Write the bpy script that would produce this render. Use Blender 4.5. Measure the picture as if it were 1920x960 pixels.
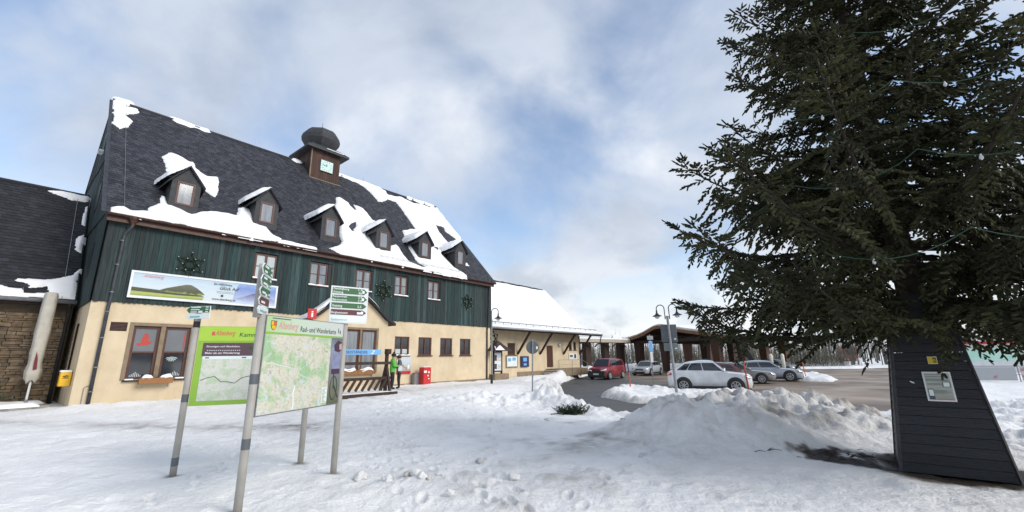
import bpy, bmesh, math, random
import numpy as np
from mathutils import Vector, Matrix
random.seed(7); rng = np.random.default_rng(7)
scene = bpy.context.scene
for o in list(bpy.data.objects): bpy.data.objects.remove(o)

# ------------------------------------------------------------------ camera
CAM_H = 1.55
PITCH = math.atan(191/795.); ROLL = math.atan(42/3280.)
fw = Vector((0, math.cos(PITCH), math.sin(PITCH))); r0 = Vector((1, 0, 0)); u0 = r0.cross(fw)
cR = math.cos(ROLL)*r0 - math.sin(ROLL)*u0; cU = math.cos(ROLL)*u0 + math.sin(ROLL)*r0
cam = bpy.data.objects.new('camera', bpy.data.cameras.new('camera')); scene.collection.objects.link(cam)
cam.matrix_world = Matrix(((cR.x, cU.x, -fw.x, 0), (cR.y, cU.y, -fw.y, 0), (cR.z, cU.z, -fw.z, CAM_H), (0, 0, 0, 1)))
cam.data.sensor_width = 36; cam.data.lens = 36*795/1920.; cam.data.clip_end = 4000; cam.data.clip_start = .05
scene.camera = cam

# ------------------------------------------------------------------ light
SUN_AZ, SUN_EL = math.radians(118), math.radians(32)      # azimuth from +Y towards +X
wd = bpy.data.worlds.new('World'); scene.world = wd; wd.use_nodes = True
nt = wd.node_tree; nt.nodes.clear()
def N(t, tree=None, **kw):
    n = (tree or nt).nodes.new(t)
    for k, v in kw.items(): setattr(n, k, v)
    return n
COFF = (3.1, 1.35, 0)
def build_sky():
    L = nt.links.new
    out = N('ShaderNodeOutputWorld'); sky = N('ShaderNodeTexSky', sky_type='NISHITA', sun_disc=False)
    sky.sun_elevation = SUN_EL; sky.sun_rotation = SUN_AZ; sky.air_density = 1.0; sky.dust_density = .2; sky.ozone_density = 1.6
    b1 = N('ShaderNodeBackground'); b1.inputs[1].default_value = .12; L(sky.outputs[0], b1.inputs[0])
    tc = N('ShaderNodeTexCoord'); sep = N('ShaderNodeSeparateXYZ'); L(tc.outputs['Generated'], sep.inputs[0])
    zz = N('ShaderNodeMath', operation='MAXIMUM'); L(sep.outputs[2], zz.inputs[0]); zz.inputs[1].default_value = 0
    za = N('ShaderNodeMath', operation='ADD'); L(zz.outputs[0], za.inputs[0]); za.inputs[1].default_value = .55
    comb = N('ShaderNodeCombineXYZ')
    for i in (0, 1):
        dv = N('ShaderNodeMath', operation='DIVIDE'); L(sep.outputs[i], dv.inputs[0]); L(za.outputs[0], dv.inputs[1]); L(dv.outputs[0], comb.inputs[i])
    def noise(scale, detail, rough, off, dist=0., sx=1., sy=1.):
        mp = N('ShaderNodeMapping'); mp.inputs['Location'].default_value = off; mp.inputs['Scale'].default_value = (sx, sy, 1); L(comb.outputs[0], mp.inputs[0])
        n = N('ShaderNodeTexNoise'); n.inputs['Scale'].default_value = scale; n.inputs['Detail'].default_value = detail
        n.inputs['Roughness'].default_value = rough; n.inputs['Distortion'].default_value = dist; L(mp.outputs[0], n.inputs['Vector']); return n.outputs[0]
    def ramp(src, pts, interp='EASE'):
        r = N('ShaderNodeValToRGB'); r.color_ramp.interpolation = interp; L(src, r.inputs[0]); e = r.color_ramp.elements
        while len(e) < len(pts): e.new(.5)
        for el, (p, c) in zip(e, pts): el.position = p; el.color = (*c, 1) if len(c) == 3 else c
        return r.outputs[0]
    cover = ramp(noise(2.3, 8, .5, COFF, .3), [(.31, (0, 0, 0)), (.60, (1, 1, 1))])
    shade = noise(1.9, 8, .55, (7.3, 2.2, 0), .3)
    cloud = ramp(shade, [(.33, (.29, .33, .40)), (.5, (.38, .42, .485)), (.68, (.54, .56, .59))])
    # thicker, whiter bank of cloud low over the horizon, the same all the way round
    low = ramp(zz.outputs[0], [(.0, (1, 1, 1)), (.42, (0, 0, 0))])
    lown = ramp(noise(4.6, 7, .55, (1.2, 4.4, 0), .2), [(.34, (.35, .38, .425)), (.58, (.55, .56, .575))])
    mx = N('ShaderNodeMixRGB'); L(low, mx.inputs[0]); L(cloud, mx.inputs[1]); L(lown, mx.inputs[2])
    b2 = N('ShaderNodeBackground'); L(mx.outputs[0], b2.inputs[0]); b2.inputs[1].default_value = 1.0
    hz = ramp(zz.outputs[0], [(.02, (1, 1, 1)), (.34, (0, 0, 0))])
    cm = N('ShaderNodeMath', operation='MAXIMUM'); L(cover, cm.inputs[0]); L(hz, cm.inputs[1])
    sc = N('ShaderNodeMapRange'); L(cm.outputs[0], sc.inputs[0]); sc.inputs[3].default_value = .13; sc.inputs[4].default_value = .97
    ms = N('ShaderNodeMixShader'); L(sc.outputs[0], ms.inputs[0]); L(b1.outputs[0], ms.inputs[1]); L(b2.outputs[0], ms.inputs[2])
    L(ms.outputs[0], out.inputs[0])
build_sky()
sun = bpy.data.objects.new('sun', bpy.data.lights.new('sun', 'SUN')); scene.collection.objects.link(sun)
sun.data.energy = 1.5; sun.data.angle = math.radians(28); sun.data.color = (1, .95, .88)
sd = Vector((math.sin(SUN_AZ)*math.cos(SUN_EL), math.cos(SUN_AZ)*math.cos(SUN_EL), math.sin(SUN_EL)))
sun.rotation_euler = sd.to_track_quat('Z', 'Y').to_euler()
vs = scene.view_settings; vs.view_transform = 'Standard'; vs.look = 'None'; vs.exposure = .82; vs.gamma = 1; vs.use_curve_mapping = False

# ------------------------------------------------------------------ helpers
COL = scene.collection
def link(o, parent=None):
    COL.objects.link(o)
    if parent is not None: o.parent = parent
    return o
def tag(o, label=None, cat=None, group=None, kind=None):
    if label: o['label'] = label
    if cat: o['category'] = cat
    if group: o['group'] = group
    if kind: o['kind'] = kind
    return o
def thing(name, label, cat, loc=(0, 0, 0), rz=0., group=None):
    o = bpy.data.objects.new(name, None); o.empty_display_size = .2
    o.location = loc; o.rotation_euler = (0, 0, rz); link(o); return tag(o, label, cat, group)
def mesh_np(name, V, F, smooth=False):
    """fast mesh from arrays; F is an (n,k) int array"""
    me = bpy.data.meshes.new(name); V = np.asarray(V, np.float32); F = np.asarray(F, np.int32); n, k = F.shape
    me.vertices.add(len(V)); me.vertices.foreach_set('co', V.ravel())
    me.loops.add(n*k); me.loops.foreach_set('vertex_index', F.ravel())
    me.polygons.add(n); me.polygons.foreach_set('loop_start', np.arange(n, dtype=np.int32)*k)
    try: me.polygons.foreach_set('loop_total', np.full(n, k, np.int32))
    except Exception: pass
    me.polygons.foreach_set('use_smooth', np.full(n, smooth, bool)); me.update(calc_edges=True); me.validate(); return me
def obj_np(name, V, F, mat, parent=None, smooth=False):
    me = mesh_np(name, V, F, smooth); me.materials.append(mat)
    return link(bpy.data.objects.new(name, me), parent)

class MB:
    def __init__(s): s.v = []; s.f = []
    def add(s, vs, fs):
        b = len(s.v); s.v += [tuple(p) for p in vs]; s.f += [tuple(b+i for i in f) for f in fs]; return s
    def box(s, x0, x1, y0, y1, z0, z1):
        return s.add([(x0,y0,z0),(x1,y0,z0),(x1,y1,z0),(x0,y1,z0),(x0,y0,z1),(x1,y0,z1),(x1,y1,z1),(x0,y1,z1)],
                     [(0,3,2,1),(4,5,6,7),(0,1,5,4),(1,2,6,5),(2,3,7,6),(3,0,4,7)])
    def beam(s, p, q, w, h, up=(0, 0, 1)):
        p = Vector(p); q = Vector(q); d = (q-p).normalized(); a = d.cross(Vector(up))
        if a.length < 1e-4: a = Vector((1, 0, 0))
        a.normalize(); b = a.cross(d); a = a*w/2; b = b*h/2
        return s.add([p-a-b, p+a-b, p+a+b, p-a+b, q-a-b, q+a-b, q+a+b, q-a+b],
                     [(0,1,2,3),(7,6,5,4),(0,4,5,1),(1,5,6,2),(2,6,7,3),(3,7,4,0)])
    def prism(s, poly, d):
        """polygon (3D points) extruded by vector d"""
        n = len(poly); d = Vector(d); P = [Vector(p) for p in poly]
        return s.add(P+[p+d for p in P], [tuple(range(n))[::-1], tuple(range(n, 2*n))]+[(i, (i+1) % n, n+(i+1) % n, n+i) for i in range(n)])
    def tube(s, pts, r, n=8, cap=True):
        pts = [Vector(p) for p in pts]; rs = r if hasattr(r, '__len__') else [r]*len(pts); rings = []
        prev = None
        for i, p in enumerate(pts):
            d = (pts[min(i+1, len(pts)-1)]-pts[max(i-1, 0)])
            d = d.normalized() if d.length > 1e-9 else Vector((0, 0, 1))
            a = d.cross(Vector((0, 0, 1))) if prev is None else prev-d*prev.dot(d)
            if a.length < 1e-4: a = d.cross(Vector((1, 0, 0)))
            a.normalize(); prev = a; b = d.cross(a)
            rings.append([p+(a*math.cos(2*math.pi*k/n)+b*math.sin(2*math.pi*k/n))*rs[i] for k in range(n)])
        V = [q for R_ in rings for q in R_]; F = []
        for i in range(len(pts)-1):
            for k in range(n): F.append((i*n+k, i*n+(k+1) % n, (i+1)*n+(k+1) % n, (i+1)*n+k))
        if cap: F += [tuple(range(n))[::-1], tuple((len(pts)-1)*n+k for k in range(n))]
        return s.add(V, F)
    def lathe(s, prof, n=16, c=(0, 0, 0), rot=None):
        V = []; F = []
        for (r, z) in prof:
            for k in range(n):
                v = Vector((r*math.cos(2*math.pi*k/n), r*math.sin(2*math.pi*k/n), z))
                if rot is not None: v = rot @ v
                V.append(v+Vector(c))
        for i in range(len(prof)-1):
            for k in range(n): F.append((i*n+k, i*n+(k+1) % n, (i+1)*n+(k+1) % n, (i+1)*n+k))
        F += [tuple(range(n))[::-1], tuple((len(prof)-1)*n+k for k in range(n))]
        return s.add(V, F)
    def build(s, name, mat, parent=None, smooth=False, bevel=0.):
        me = bpy.data.meshes.new(name); me.from_pydata(s.v, [], s.f); me.materials.append(mat)
        if bevel > 0:
            bm = bmesh.new(); bm.from_mesh(me)
            bmesh.ops.bevel(bm, geom=list(bm.edges), offset=bevel, segments=1, affect='EDGES', profile=.5); bm.to_mesh(me); bm.free()
        if smooth:
            for p in me.polygons: p.use_smooth = True
        me.update(); return link(bpy.data.objects.new(name, me), parent)
def box(name, mat, parent, x0, x1, y0, y1, z0, z1, bevel=0.): return MB().box(x0, x1, y0, y1, z0, z1).build(name, mat, parent, bevel=bevel)
def smooth_angle(o, deg=40):
    for p in o.data.polygons: p.use_smooth = True
    try: o.data.set_sharp_from_angle(angle=math.radians(deg))
    except Exception: pass
    return o

# text as flat mesh: origin = left baseline, xd/yd unit vectors in parent space
def text(body, mat, parent, org, xd, yd, height, width=None, shear=0., align='L', name='lettering'):
    cu = bpy.data.curves.new('t', 'FONT'); cu.body = body; cu.size = 1.; cu.shear = shear; cu.resolution_u = 2; cu.offset = .012
    t = bpy.data.objects.new('t', cu); COL.objects.link(t); bpy.context.view_layer.update()
    me = bpy.data.meshes.new_from_object(t.evaluated_get(bpy.context.evaluated_depsgraph_get()))
    bpy.data.objects.remove(t); bpy.data.curves.remove(cu)
    n = len(me.vertices); co = np.empty(n*3, np.float32); me.vertices.foreach_get('co', co); co = co.reshape(-1, 3)
    x0, x1 = co[:, 0].min(), co[:, 0].max(); sy = height/.73; sx = sy if width is None else width/(x1-x0)
    X = (co[:, 0]-x0)*sx; Y = co[:, 1]*sy
    if align == 'C': X -= (x1-x0)*sx/2
    if align == 'R': X -= (x1-x0)*sx
    xd = np.array(xd, float); yd = np.array(yd, float)
    P = np.array(org, float)+X[:, None]*xd+Y[:, None]*yd
    me.vertices.foreach_set('co', P.astype(np.float32).ravel()); me.materials.clear(); me.materials.append(mat); me.update()
    return link(bpy.data.objects.new(name, me), parent)

# ------------------------------------------------------------------ noise (numpy)
def _h(i, j, s): 
    v = np.sin(i*127.1+j*311.7+s*74.7)*43758.5453
    return v-np.floor(v)
def vnoise(x, y, s=0):
    xi = np.floor(x); yi = np.floor(y); fx = x-xi; fy = y-yi; fx = fx*fx*(3-2*fx); fy = fy*fy*(3-2*fy)
    return (_h(xi, yi, s)*(1-fx)+_h(xi+1, yi, s)*fx)*(1-fy)+(_h(xi, yi+1, s)*(1-fx)+_h(xi+1, yi+1, s)*fx)*fy
def fbm(x, y, sc, o=4, s=0, g=.5):
    t = 0; a = 1; tot = 0
    for k in range(o):
        c, sn = math.cos(k*.7), math.sin(k*.7)
        t = t+a*vnoise((x*c-y*sn)/sc, (x*sn+y*c)/sc, s+k*13); tot += a; a *= g; sc *= .5
    return t/tot*2-1
def S(a, b, x): 
    t = np.clip((x-a)/(b-a), 0, 1); return t*t*(3-2*t)
def sdpoly(X, Y, poly):
    d = np.full(X.shape, 1e9); ins = np.zeros(X.shape, bool); n = len(poly)
    for i in range(n):
        ax, ay = poly[i]; bx, by = poly[(i+1) % n]; ex, ey = bx-ax, by-ay
        t = np.clip(((X-ax)*ex+(Y-ay)*ey)/(ex*ex+ey*ey+1e-12), 0, 1)
        d = np.minimum(d, np.hypot(X-ax-t*ex, Y-ay-t*ey))
        if abs(by-ay) > 1e-12:
            c = ((ay > Y) != (by > Y)) & (X < (bx-ax)*(Y-ay)/(by-ay)+ax); ins ^= c
    return np.where(ins, -d, d)

# ------------------------------------------------------------------ materials
MATS = {}
def mat(name, c1, c2=None, scale=8., rough=.7, bump=0., bscale=None, metal=0., detail=4, spec=.5, island=0., objrand=None, stretch=(1, 1, 1), thresh=(.35, .65), coat=0., rough2=None):
    m = bpy.data.materials.new(name); m.use_nodes = True; t = m.node_tree; L = t.links.new
    b = t.nodes['Principled BSDF']; b.inputs['Roughness'].default_value = rough; b.inputs['Metallic'].default_value = metal
    b.inputs['Specular IOR Level'].default_value = spec; b.inputs['Coat Weight'].default_value = coat; b.inputs['Coat Roughness'].default_value = .08
    b.inputs['Base Color'].default_value = (*c1, 1)
    tc = N('ShaderNodeTexCoord', t); mp = N('ShaderNodeMapping', t); mp.inputs['Scale'].default_value = stretch; L(tc.outputs['Object'], mp.inputs[0])
    col = None
    if c2 is not None:
        n = N('ShaderNodeTexNoise', t); n.inputs['Scale'].default_value = scale; n.inputs['Detail'].default_value = detail; L(mp.outputs[0], n.inputs['Vector'])
        r = N('ShaderNodeValToRGB', t); r.color_ramp.elements[0].position = thresh[0]; r.color_ramp.elements[1].position = thresh[1]
        r.color_ramp.elements[0].color = (*c1, 1); r.color_ramp.elements[1].color = (*c2, 1); L(n.outputs[0], r.inputs[0]); col = r.outputs[0]
        if rough2 is not None:
            mr = N('ShaderNodeMapRange', t); L(n.outputs[0], mr.inputs[0]); mr.inputs[1].default_value = thresh[0]; mr.inputs[2].default_value = thresh[1]
            mr.inputs[3].default_value = rough; mr.inputs[4].default_value = rough2; L(mr.outputs[0], b.inputs['Roughness'])
    if objrand:   # list of colours picked by object
        oi = N('ShaderNodeObjectInfo', t); r = N('ShaderNodeValToRGB', t); r.color_ramp.interpolation = 'LINEAR'; e = r.color_ramp.elements
        while len(e) < len(objrand): e.new(.5)
        for i, (el, c) in enumerate(zip(e, objrand)): el.position = i/(len(objrand)-1); el.color = (*c, 1)
        L(oi.outputs['Random'], r.inputs[0])
        if col is not None:
            mx = N('ShaderNodeMixRGB', t, blend_type='MULTIPLY'); mx.inputs[0].default_value = 1; L(r.outputs[0], mx.inputs[1]); L(col, mx.inputs[2]); col = mx.outputs[0]
        else: col = r.outputs[0]
    if island:
        g = N('ShaderNodeNewGeometry', t); mr = N('ShaderNodeMapRange', t); L(g.outputs['Random Per Island'], mr.inputs[0]); mr.inputs[3].default_value = 1-island; mr.inputs[4].default_value = 1+island
        mx = N('ShaderNodeMixRGB', t, blend_type='MULTIPLY'); mx.inputs[0].default_value = 1
        if col is not None: L(col, mx.inputs[1])
        else: mx.inputs[1].default_value = (*c1, 1)
        cc = N('ShaderNodeCombineXYZ', t)
        for i in range(3): L(mr.outputs[0], cc.inputs[i])
        L(cc.outputs[0], mx.inputs[2]); col = mx.outputs[0]
    if col is not None: L(col, b.inputs['Base Color'])
    if bump:
        n = N('ShaderNodeTexNoise', t); n.inputs['Scale'].default_value = bscale or scale*3; n.inputs['Detail'].default_value = 5; L(mp.outputs[0], n.inputs['Vector'])
        bp = N('ShaderNodeBump', t); bp.inputs['Strength'].default_value = bump; bp.inputs['Distance'].default_value = .02; L(n.outputs[0], bp.inputs['Height']); L(bp.outputs[0], b.inputs['Normal'])
    MATS[name] = m; return m
M_cream = mat('cream_plaster', (.66, .545, .375), (.61, .495, .33), 1.1, .9, .5, 60, stretch=(1, 1, .6), detail=8)
def streaks(m, sc, st, lo):
    t = m.node_tree; L = t.links.new; b = t.nodes['Principled BSDF']; src = b.inputs['Base Color'].links[0].from_socket
    tc = N('ShaderNodeTexCoord', t); mp = N('ShaderNodeMapping', t); mp.inputs['Scale'].default_value = st; L(tc.outputs['Object'], mp.inputs[0])
    n = N('ShaderNodeTexNoise', t); n.inputs['Scale'].default_value = sc; n.inputs['Detail'].default_value = 7; n.inputs['Roughness'].default_value = .65; L(mp.outputs[0], n.inputs['Vector'])
    r = N('ShaderNodeValToRGB', t); r.color_ramp.elements[0].position = .36; r.color_ramp.elements[1].position = .56; r.color_ramp.elements[0].color = (*lo, 1); r.color_ramp.elements[1].color = (1, 1, 1, 1); L(n.outputs[0], r.inputs[0])
    mx = N('ShaderNodeMixRGB', t, blend_type='MULTIPLY'); mx.inputs[0].default_value = 1; L(src, mx.inputs[1]); L(r.outputs[0], mx.inputs[2]); L(mx.outputs[0], b.inputs['Base Color'])
streaks(M_cream, 1.7, (1, 1, .7), (.90, .88, .86))
M_board = mat('green_boards', (1, 1, 1), (.45, .5, .5), 3.2, .8, .5, 9, stretch=(7, 7, .45), detail=7,
              objrand=[(.017, .046, .045), (.011, .027, .028), (.024, .060, .058), (.015, .036, .037), (.032, .042, .039), (.050, .095, .094), (.020, .026, .026), (.021, .055, .052)])
M_gable = mat('green_gable', (.022, .045, .043), (.014, .028, .027), 3, .85, .5, 9, island=.35, stretch=(5, 5, .5))
M_slate = mat('slate', (.040, .041, .050), (.026, .027, .034), 2.5, .6, .4, 30, island=.5)
M_slated = mat('slate_old', (.020, .021, .026), (.012, .013, .017), 2.5, .7, .4, 30, island=.45)
M_slatewall = mat('slate_hung', (.040, .042, .045), (.026, .028, .031), 5, .7, .5, 20)
M_snow = mat('roof_snow', (.88, .88, .88), (.82, .825, .83), 2., .75, .25, 14)
M_brown = mat('window_wood', (.10, .035, .022), (.065, .022, .015), 6, .5, .2, 30, stretch=(4, 4, 1))
M_bark = mat('dark_timber', (.050, .026, .018), (.028, .015, .011), 5, .75, .4, 25, stretch=(4, 4, .6))
M_turret = mat('turret_timber', (.075, .030, .018), (.030, .014, .010), 3, .75, .4, 20, stretch=(6, 6, .4), island=.3)
M_copper = mat('gutter_copper', (.085, .035, .022), (.05, .024, .017), 5, .5, .1, metal=.3)
M_pipe = mat('downpipe_grey', (.055, .058, .068), (.035, .037, .045), 6, .45, .1, metal=.2)
M_stonetrim = mat('sandstone_trim', (.27, .20, .13), (.20, .15, .10), 4, .9, .5, 30)
M_black = mat('black_board', (.014, .014, .017), (.008, .008, .010), 5, .6, .2, 20)
M_dark = mat('dark_interior', (.012, .012, .014), rough=.9)
M_glass = mat('window_glass', (.025, .028, .033), (.05, .055, .06), 1.2, .06, spec=.7)
M_glassl = mat('window_glass_curtain', (.26, .28, .29), (.17, .18, .20), 2.2, .1, spec=.7, stretch=(3, 3, .4))
M_glassw = mat('window_glass_blind', (.50, .53, .53), (.44, .47, .47), 1.5, .1, spec=.7)
M_sash = mat('window_glass_film', (.20, .21, .22), (.17, .18, .19), 1.5, .12, spec=.7)
M_white = mat('white_paint', (.72, .73, .73), (.64, .65, .66), 3, .5)
M_offwhite = mat('sign_white', (.74, .80, .78), (.68, .74, .72), 2, .5)
M_metal = mat('galvanised', (.30, .31, .33), (.22, .23, .25), 8, .45, .1, metal=.5)
M_pole = mat('board_post', (.42, .40, .36), (.33, .31, .28), 3, .55, .1, 20)
M_lampblk = mat('lamp_black', (.018, .018, .021), rough=.4)
M_lampglass = mat('lamp_glass', (.55, .56, .56), rough=.15, spec=.7)
M_red = mat('red_paint', (.55, .02, .02), (.46, .016, .018), 3, .4, coat=.3)
M_yellow = mat('yellow_paint', (.80, .46, .01), (.70, .40, .01), 3, .45)
M_greens = mat('sign_green', (.030, .130, .040), (.024, .105, .034), 3, .45)
M_browns = mat('sign_brown', (.10, .022, .026), rough=.45)
M_blue = mat('blue_panel', (.14, .36, .66), (.18, .42, .70), 4, .5)
M_navy = mat('navy_box', (.020, .035, .12), (.015, .026, .09), 4, .5)
M_ink = mat('dark_print', (.035, .04, .045), rough=.6)
M_inkw = mat('white_print', (.75, .77, .76), rough=.6)
M_inkteal = mat('teal_print', (.18, .42, .44), rough=.6)
M_inkred = mat('red_print', (.58, .10, .08), rough=.6)
M_inkpink = mat('faded_red_print', (.60, .27, .26), rough=.6)
M_film_red = mat('red_film', (.42, .045, .03), rough=.5)
M_fir = mat('fir_green', (.014, .036, .016), (.03, .065, .028), 30, .8)
M_cloth = mat('parasol_cloth', (.52, .49, .42), (.44, .41, .35), 4, .9, .4, 12)
M_orange = mat('orange_pole', (.55, .10, .03), (.45, .08, .025), 5, .5)
M_planter = mat('planter_wood', (.34, .15, .05), (.25, .11, .04), 6, .7, .3, 20, stretch=(1, 4, 4))
M_soil = mat('planter_soil', (.03, .022, .016), (.06, .05, .03), 25, .95, .6, 40)
# ------------------------------------------------------------------ place: building frame  (u along the front, w to the back)
BO = np.array([-14.668, 14.675]); BANG = math.atan2(.77130716, .63646308)
U1 = np.array([.63646308, .77130716]); W1 = np.array([-.77130716, .63646308])
def uw(x, y): return (x-BO[0])*U1[0]+(y-BO[1])*U1[1], (x-BO[0])*W1[0]+(y-BO[1])*W1[1]
def world(u, w, z=0.): p = BO+U1*u+W1*w; return (float(p[0]), float(p[1]), z)
ROAD_Z = -.40
ROAD = [(3.5, 13.6), (5.4, 14.0), (8, 14.6), (11.6, 14.9), (14.5, 15.4), (22, 22.6), (34, 35), (50, 51), (58, 60), (44, 58), (37, 60), (30, 66), (20, 66), (13, 57), (8.2, 47.5), (5.0, 39), (3.7, 32), (2.3, 25.7), (2.0, 19.3), (2.4, 16)]
ISLAND = [(4.2, 22), (4.9, 18.6), (6.9, 18.4), (8.9, 20.0), (11.2, 21.2), (12.2, 22.2), (10.6, 22.9), (9.0, 24.0), (7.9, 26.8), (6.2, 27.0)]
ISLAND2 = [(20.6, 33.6), (22.6, 31.2), (25.0, 33.5), (29.5, 42), (27, 43), (23, 38)]
def base_z(x, y):
    u, w = uw(x, y)
    zb = .1+.1*S(19, 26, u)
    zr = -.40*S(6.5, 15, u)
    k = S(-3., -8.5, w)*(1-S(19, 25, u))+S(.4, -2.2, w)*S(19, 25, u)
    return zb*(1-k)+zr*k
def G_(cx, cy, sx, sy, ang, X, Y):
    c, s = math.cos(ang), math.sin(ang); a = (X-cx)*c+(Y-cy)*s; b = -(X-cx)*s+(Y-cy)*c
    return np.exp(-.5*((a/sx)**2+(b/sy)**2))
def worley(x, y, sc, s=0):
    X, Y = x/sc, y/sc; xi = np.floor(X); yi = np.floor(Y); d1 = np.full(x.shape, 9.); hh = np.zeros(x.shape)
    for i in (-1, 0, 1):
        for j in (-1, 0, 1):
            cx = xi+i; cy = yi+j; d = np.hypot(cx+_h(cx, cy, s)-X, cy+_h(cx, cy, s+7)-Y); m = d < d1; hh = np.where(m, _h(cx, cy, s+3), hh); d1 = np.where(m, d, d1)
    return hh*S(.75, .35, d1)
def footprints():
    r_ = np.random.default_rng(4); out = []
    for (x0, y0, x1, y1) in ((-.4, 3.2, -6.0, 20.5), (.6, 3.4, -1.5, 21), (-3.8, 4.6, -7.5, 13.5), (.9, 4.2, 2.2, 9.2), (-6.5, 8.2, -1.2, 8.8), (2.6, 5.2, -2.2, 7.6), (-.2, 5.0, -5.4, 18.5), (-8, 10.6, 0, 11.4)):
        L = math.hypot(x1-x0, y1-y0); n = int(L/.36); a = math.atan2(y1-y0, x1-x0)
        for i in range(n):
            t = i/n; s = (.11 if i % 2 else -.11)+r_.normal(0, .05); bend = .5*math.sin(t*5+x0)
            out.append((x0+(x1-x0)*t-math.sin(a)*(s+bend), y0+(y1-y0)*t+math.cos(a)*(s+bend), a+r_.normal(0, .2), r_.uniform(.02, .045)))
    return out
FEET = footprints()
def ground(x, y, fine=True):
    """snow surface height and dirt amount"""
    x = np.asarray(x, float); y = np.asarray(y, float); u, w = uw(x, y)
    z = base_z(x, y); R_ = np.hypot(x, y)
    n1 = fbm(x, y, 2.2, 4, 1); n2 = fbm(x, y, .55, 3, 5); n3 = fbm(x, y, .16, 2, 9); n4 = fbm(x, y, 6, 3, 21)
    sr = sdpoly(x, y, ROAD); si = np.minimum(sdpoly(x, y, ISLAND), sdpoly(x, y, ISLAND2))
    inroad = np.maximum(sr, -si)           # <0 on carriageway
    e = inroad+.28*n1+.13*n2
    near = S(90, 30, R_)
    z = z+.045*n1*near
    n5 = fbm(x, y, .30, 3, 33, .6); foot = np.clip(fbm(x, y, .42, 2, 41)-.28, 0, 1); tread = .034*n2+.012*n3+.022*n5-.06*foot
    # banks thrown up along the road
    lump = np.clip(.70+.45*n1+.36*n2+.18*fbm(x, y, .3, 3, 33, .6)+.12*n3+.28*worley(x+.1*n2, y+.1*n3, .33, 9), .1, 2)
    left = S(4.5, 2., x)*S(12.5, 15, y)*S(34, 28, y)
    front = 0*x-.9*S(3.5, 4.5, x)*S(17, 15, y)
    bank = np.exp(-.5*((e-.75)/.42)**2)*lump
    bh = .14+.20*left+.10*front+.25*S(34, 40, y)
    bh = np.where(si < .5, .20, bh)
    z = z+bank*bh
    isl = S(.15, -1.1, si+.2*n2); z = np.where(si < .6, z+isl*(.08+.10*np.clip(lump, 0, 1.5)), z)
    # bank by the round sign
    z = z+.42*lump*G_(-.6, 17.6, 2.0, .85, .15, x, y)+.30*lump*G_(1.0, 16.6, .85, .7, .5, x, y)
    # big dirty heap
    wo = worley(x+.1*n2, y+.1*n3, .42, 2)+.5*worley(x+.05*n3, y, .2, 5); ch = np.clip(.84+.24*n1+.14*n2+.12*n5+.10*n3+.17*wo, .2, 1.7)
    heap = .76*G_(6.2, 10.5, 1.2, 1.0, .08, x, y)+.34*G_(4.5, 10.3, .9, .95, .0, x, y)+.30*G_(3.4, 10.2, .5, .65, 0, x, y)+.20*G_(8.0, 10.0, 1.0, .9, -.3, x, y)
    heap2 = .42*G_(3.75, 9.0, .85, .6, -.75, x, y)+.22*G_(4.7, 8.2, .9, .6, -.6, x, y)+.16*G_(7.2, 8.9, 1.2, .5, -.3, x, y)+.16*G_(2.6, 9.7, .6, .5, 0, x, y)
    z = z+heap*ch+heap2*(.8+.25*n1+.18*n2)
    # right of the wooden pyramid, wall snow, foreground berm
    z = z+.34*lump*G_(13.5, 12.2, 2.6, 1.2, .3, x, y)+.30*G_(9.6, 7.9, 1.6, 1.0, -.4, x, y)*lump+.45*lump*G_(18.5, 13.5, 4.5, 1.4, .1, x, y)
    z = z+.18*np.clip(.8+.5*n1+.4*n2, .1, 2)*np.exp(-.5*((w+.55)/.55)**2)*S(-1.2, .3, u)*(1-.75*S(4.2, 6.5, u))*S(20.4, 19.8, u)
    z = z+.04*lump*G_(-1.2, 6.2, .9, .35, .5, x, y)+.05*np.clip(n2, 0, 1)*G_(-.9, 5.6, 1.3, .6, .4, x, y)
    z = z-.05*G_(6.1, 6.4, .75, .75, 0, x, y)
    z = z-.04*G_(5.05, 7.05, .6, .32, -.4, x, y)
    if x.size > 50:
        for (fx, fy, fa, dp) in FEET:
            k = np.nonzero((np.abs(x-fx) < .28) & (np.abs(y-fy) < .28))[0]
            if len(k) == 0: continue
            c, s = math.cos(fa), math.sin(fa); a = ((x[k]-fx)*c+(y[k]-fy)*s)/.14; b = (-(x[k]-fx)*s+(y[k]-fy)*c)/.055; q = np.sqrt(a*a+b*b)
            z[k] += -dp*S(1.15, .75, q)+dp*.45*np.exp(-.5*((q-1.35)/.22)**2)
    # walked paths are flatter
    z = z+tread*near*(1+.6*np.clip(heap+bank*.6, 0, 1))+(.05*n5+.03*n3+.05*wo)*np.clip(heap2*3+heap, 0, 1)
    z = np.where(e < .55, z*(S(-.05, .55, e))+(ROAD_Z-.09)*(1-S(-.05, .55, e)), z)
    # keep clear below building floors
    inside = (u > .2) & (u < 36) & (w > .3)
    z = np.where(inside, np.minimum(z, -.1), z)
    # dirt
    d = .03+.10*n4+.09*n1+.06*n2+.20*S(.25, .7, n4*.6+n2*.5)+.22*foot
    d = d+.26*S(.02, .8, .5*n1+.5*n4+.25)*np.clip(heap*2.8, 0, 1)+.40*np.clip(heap*3., 0, 1)*S(-.3, .6, n2)+.16*np.clip(heap*2.6, 0, 1)
    d = d+.55*np.exp(-.5*(e/.45)**2)*S(60, 20, R_)
    d = d+.42*np.exp(-.5*((y-11.15+.1*(x+9)+.35*n1)/.42)**2)*S(-3.2, -5.5, x)*(.75+.4*n2)+.18*np.exp(-.5*((w+3.0)/.9)**2)*S(6, 9, u)
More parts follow.
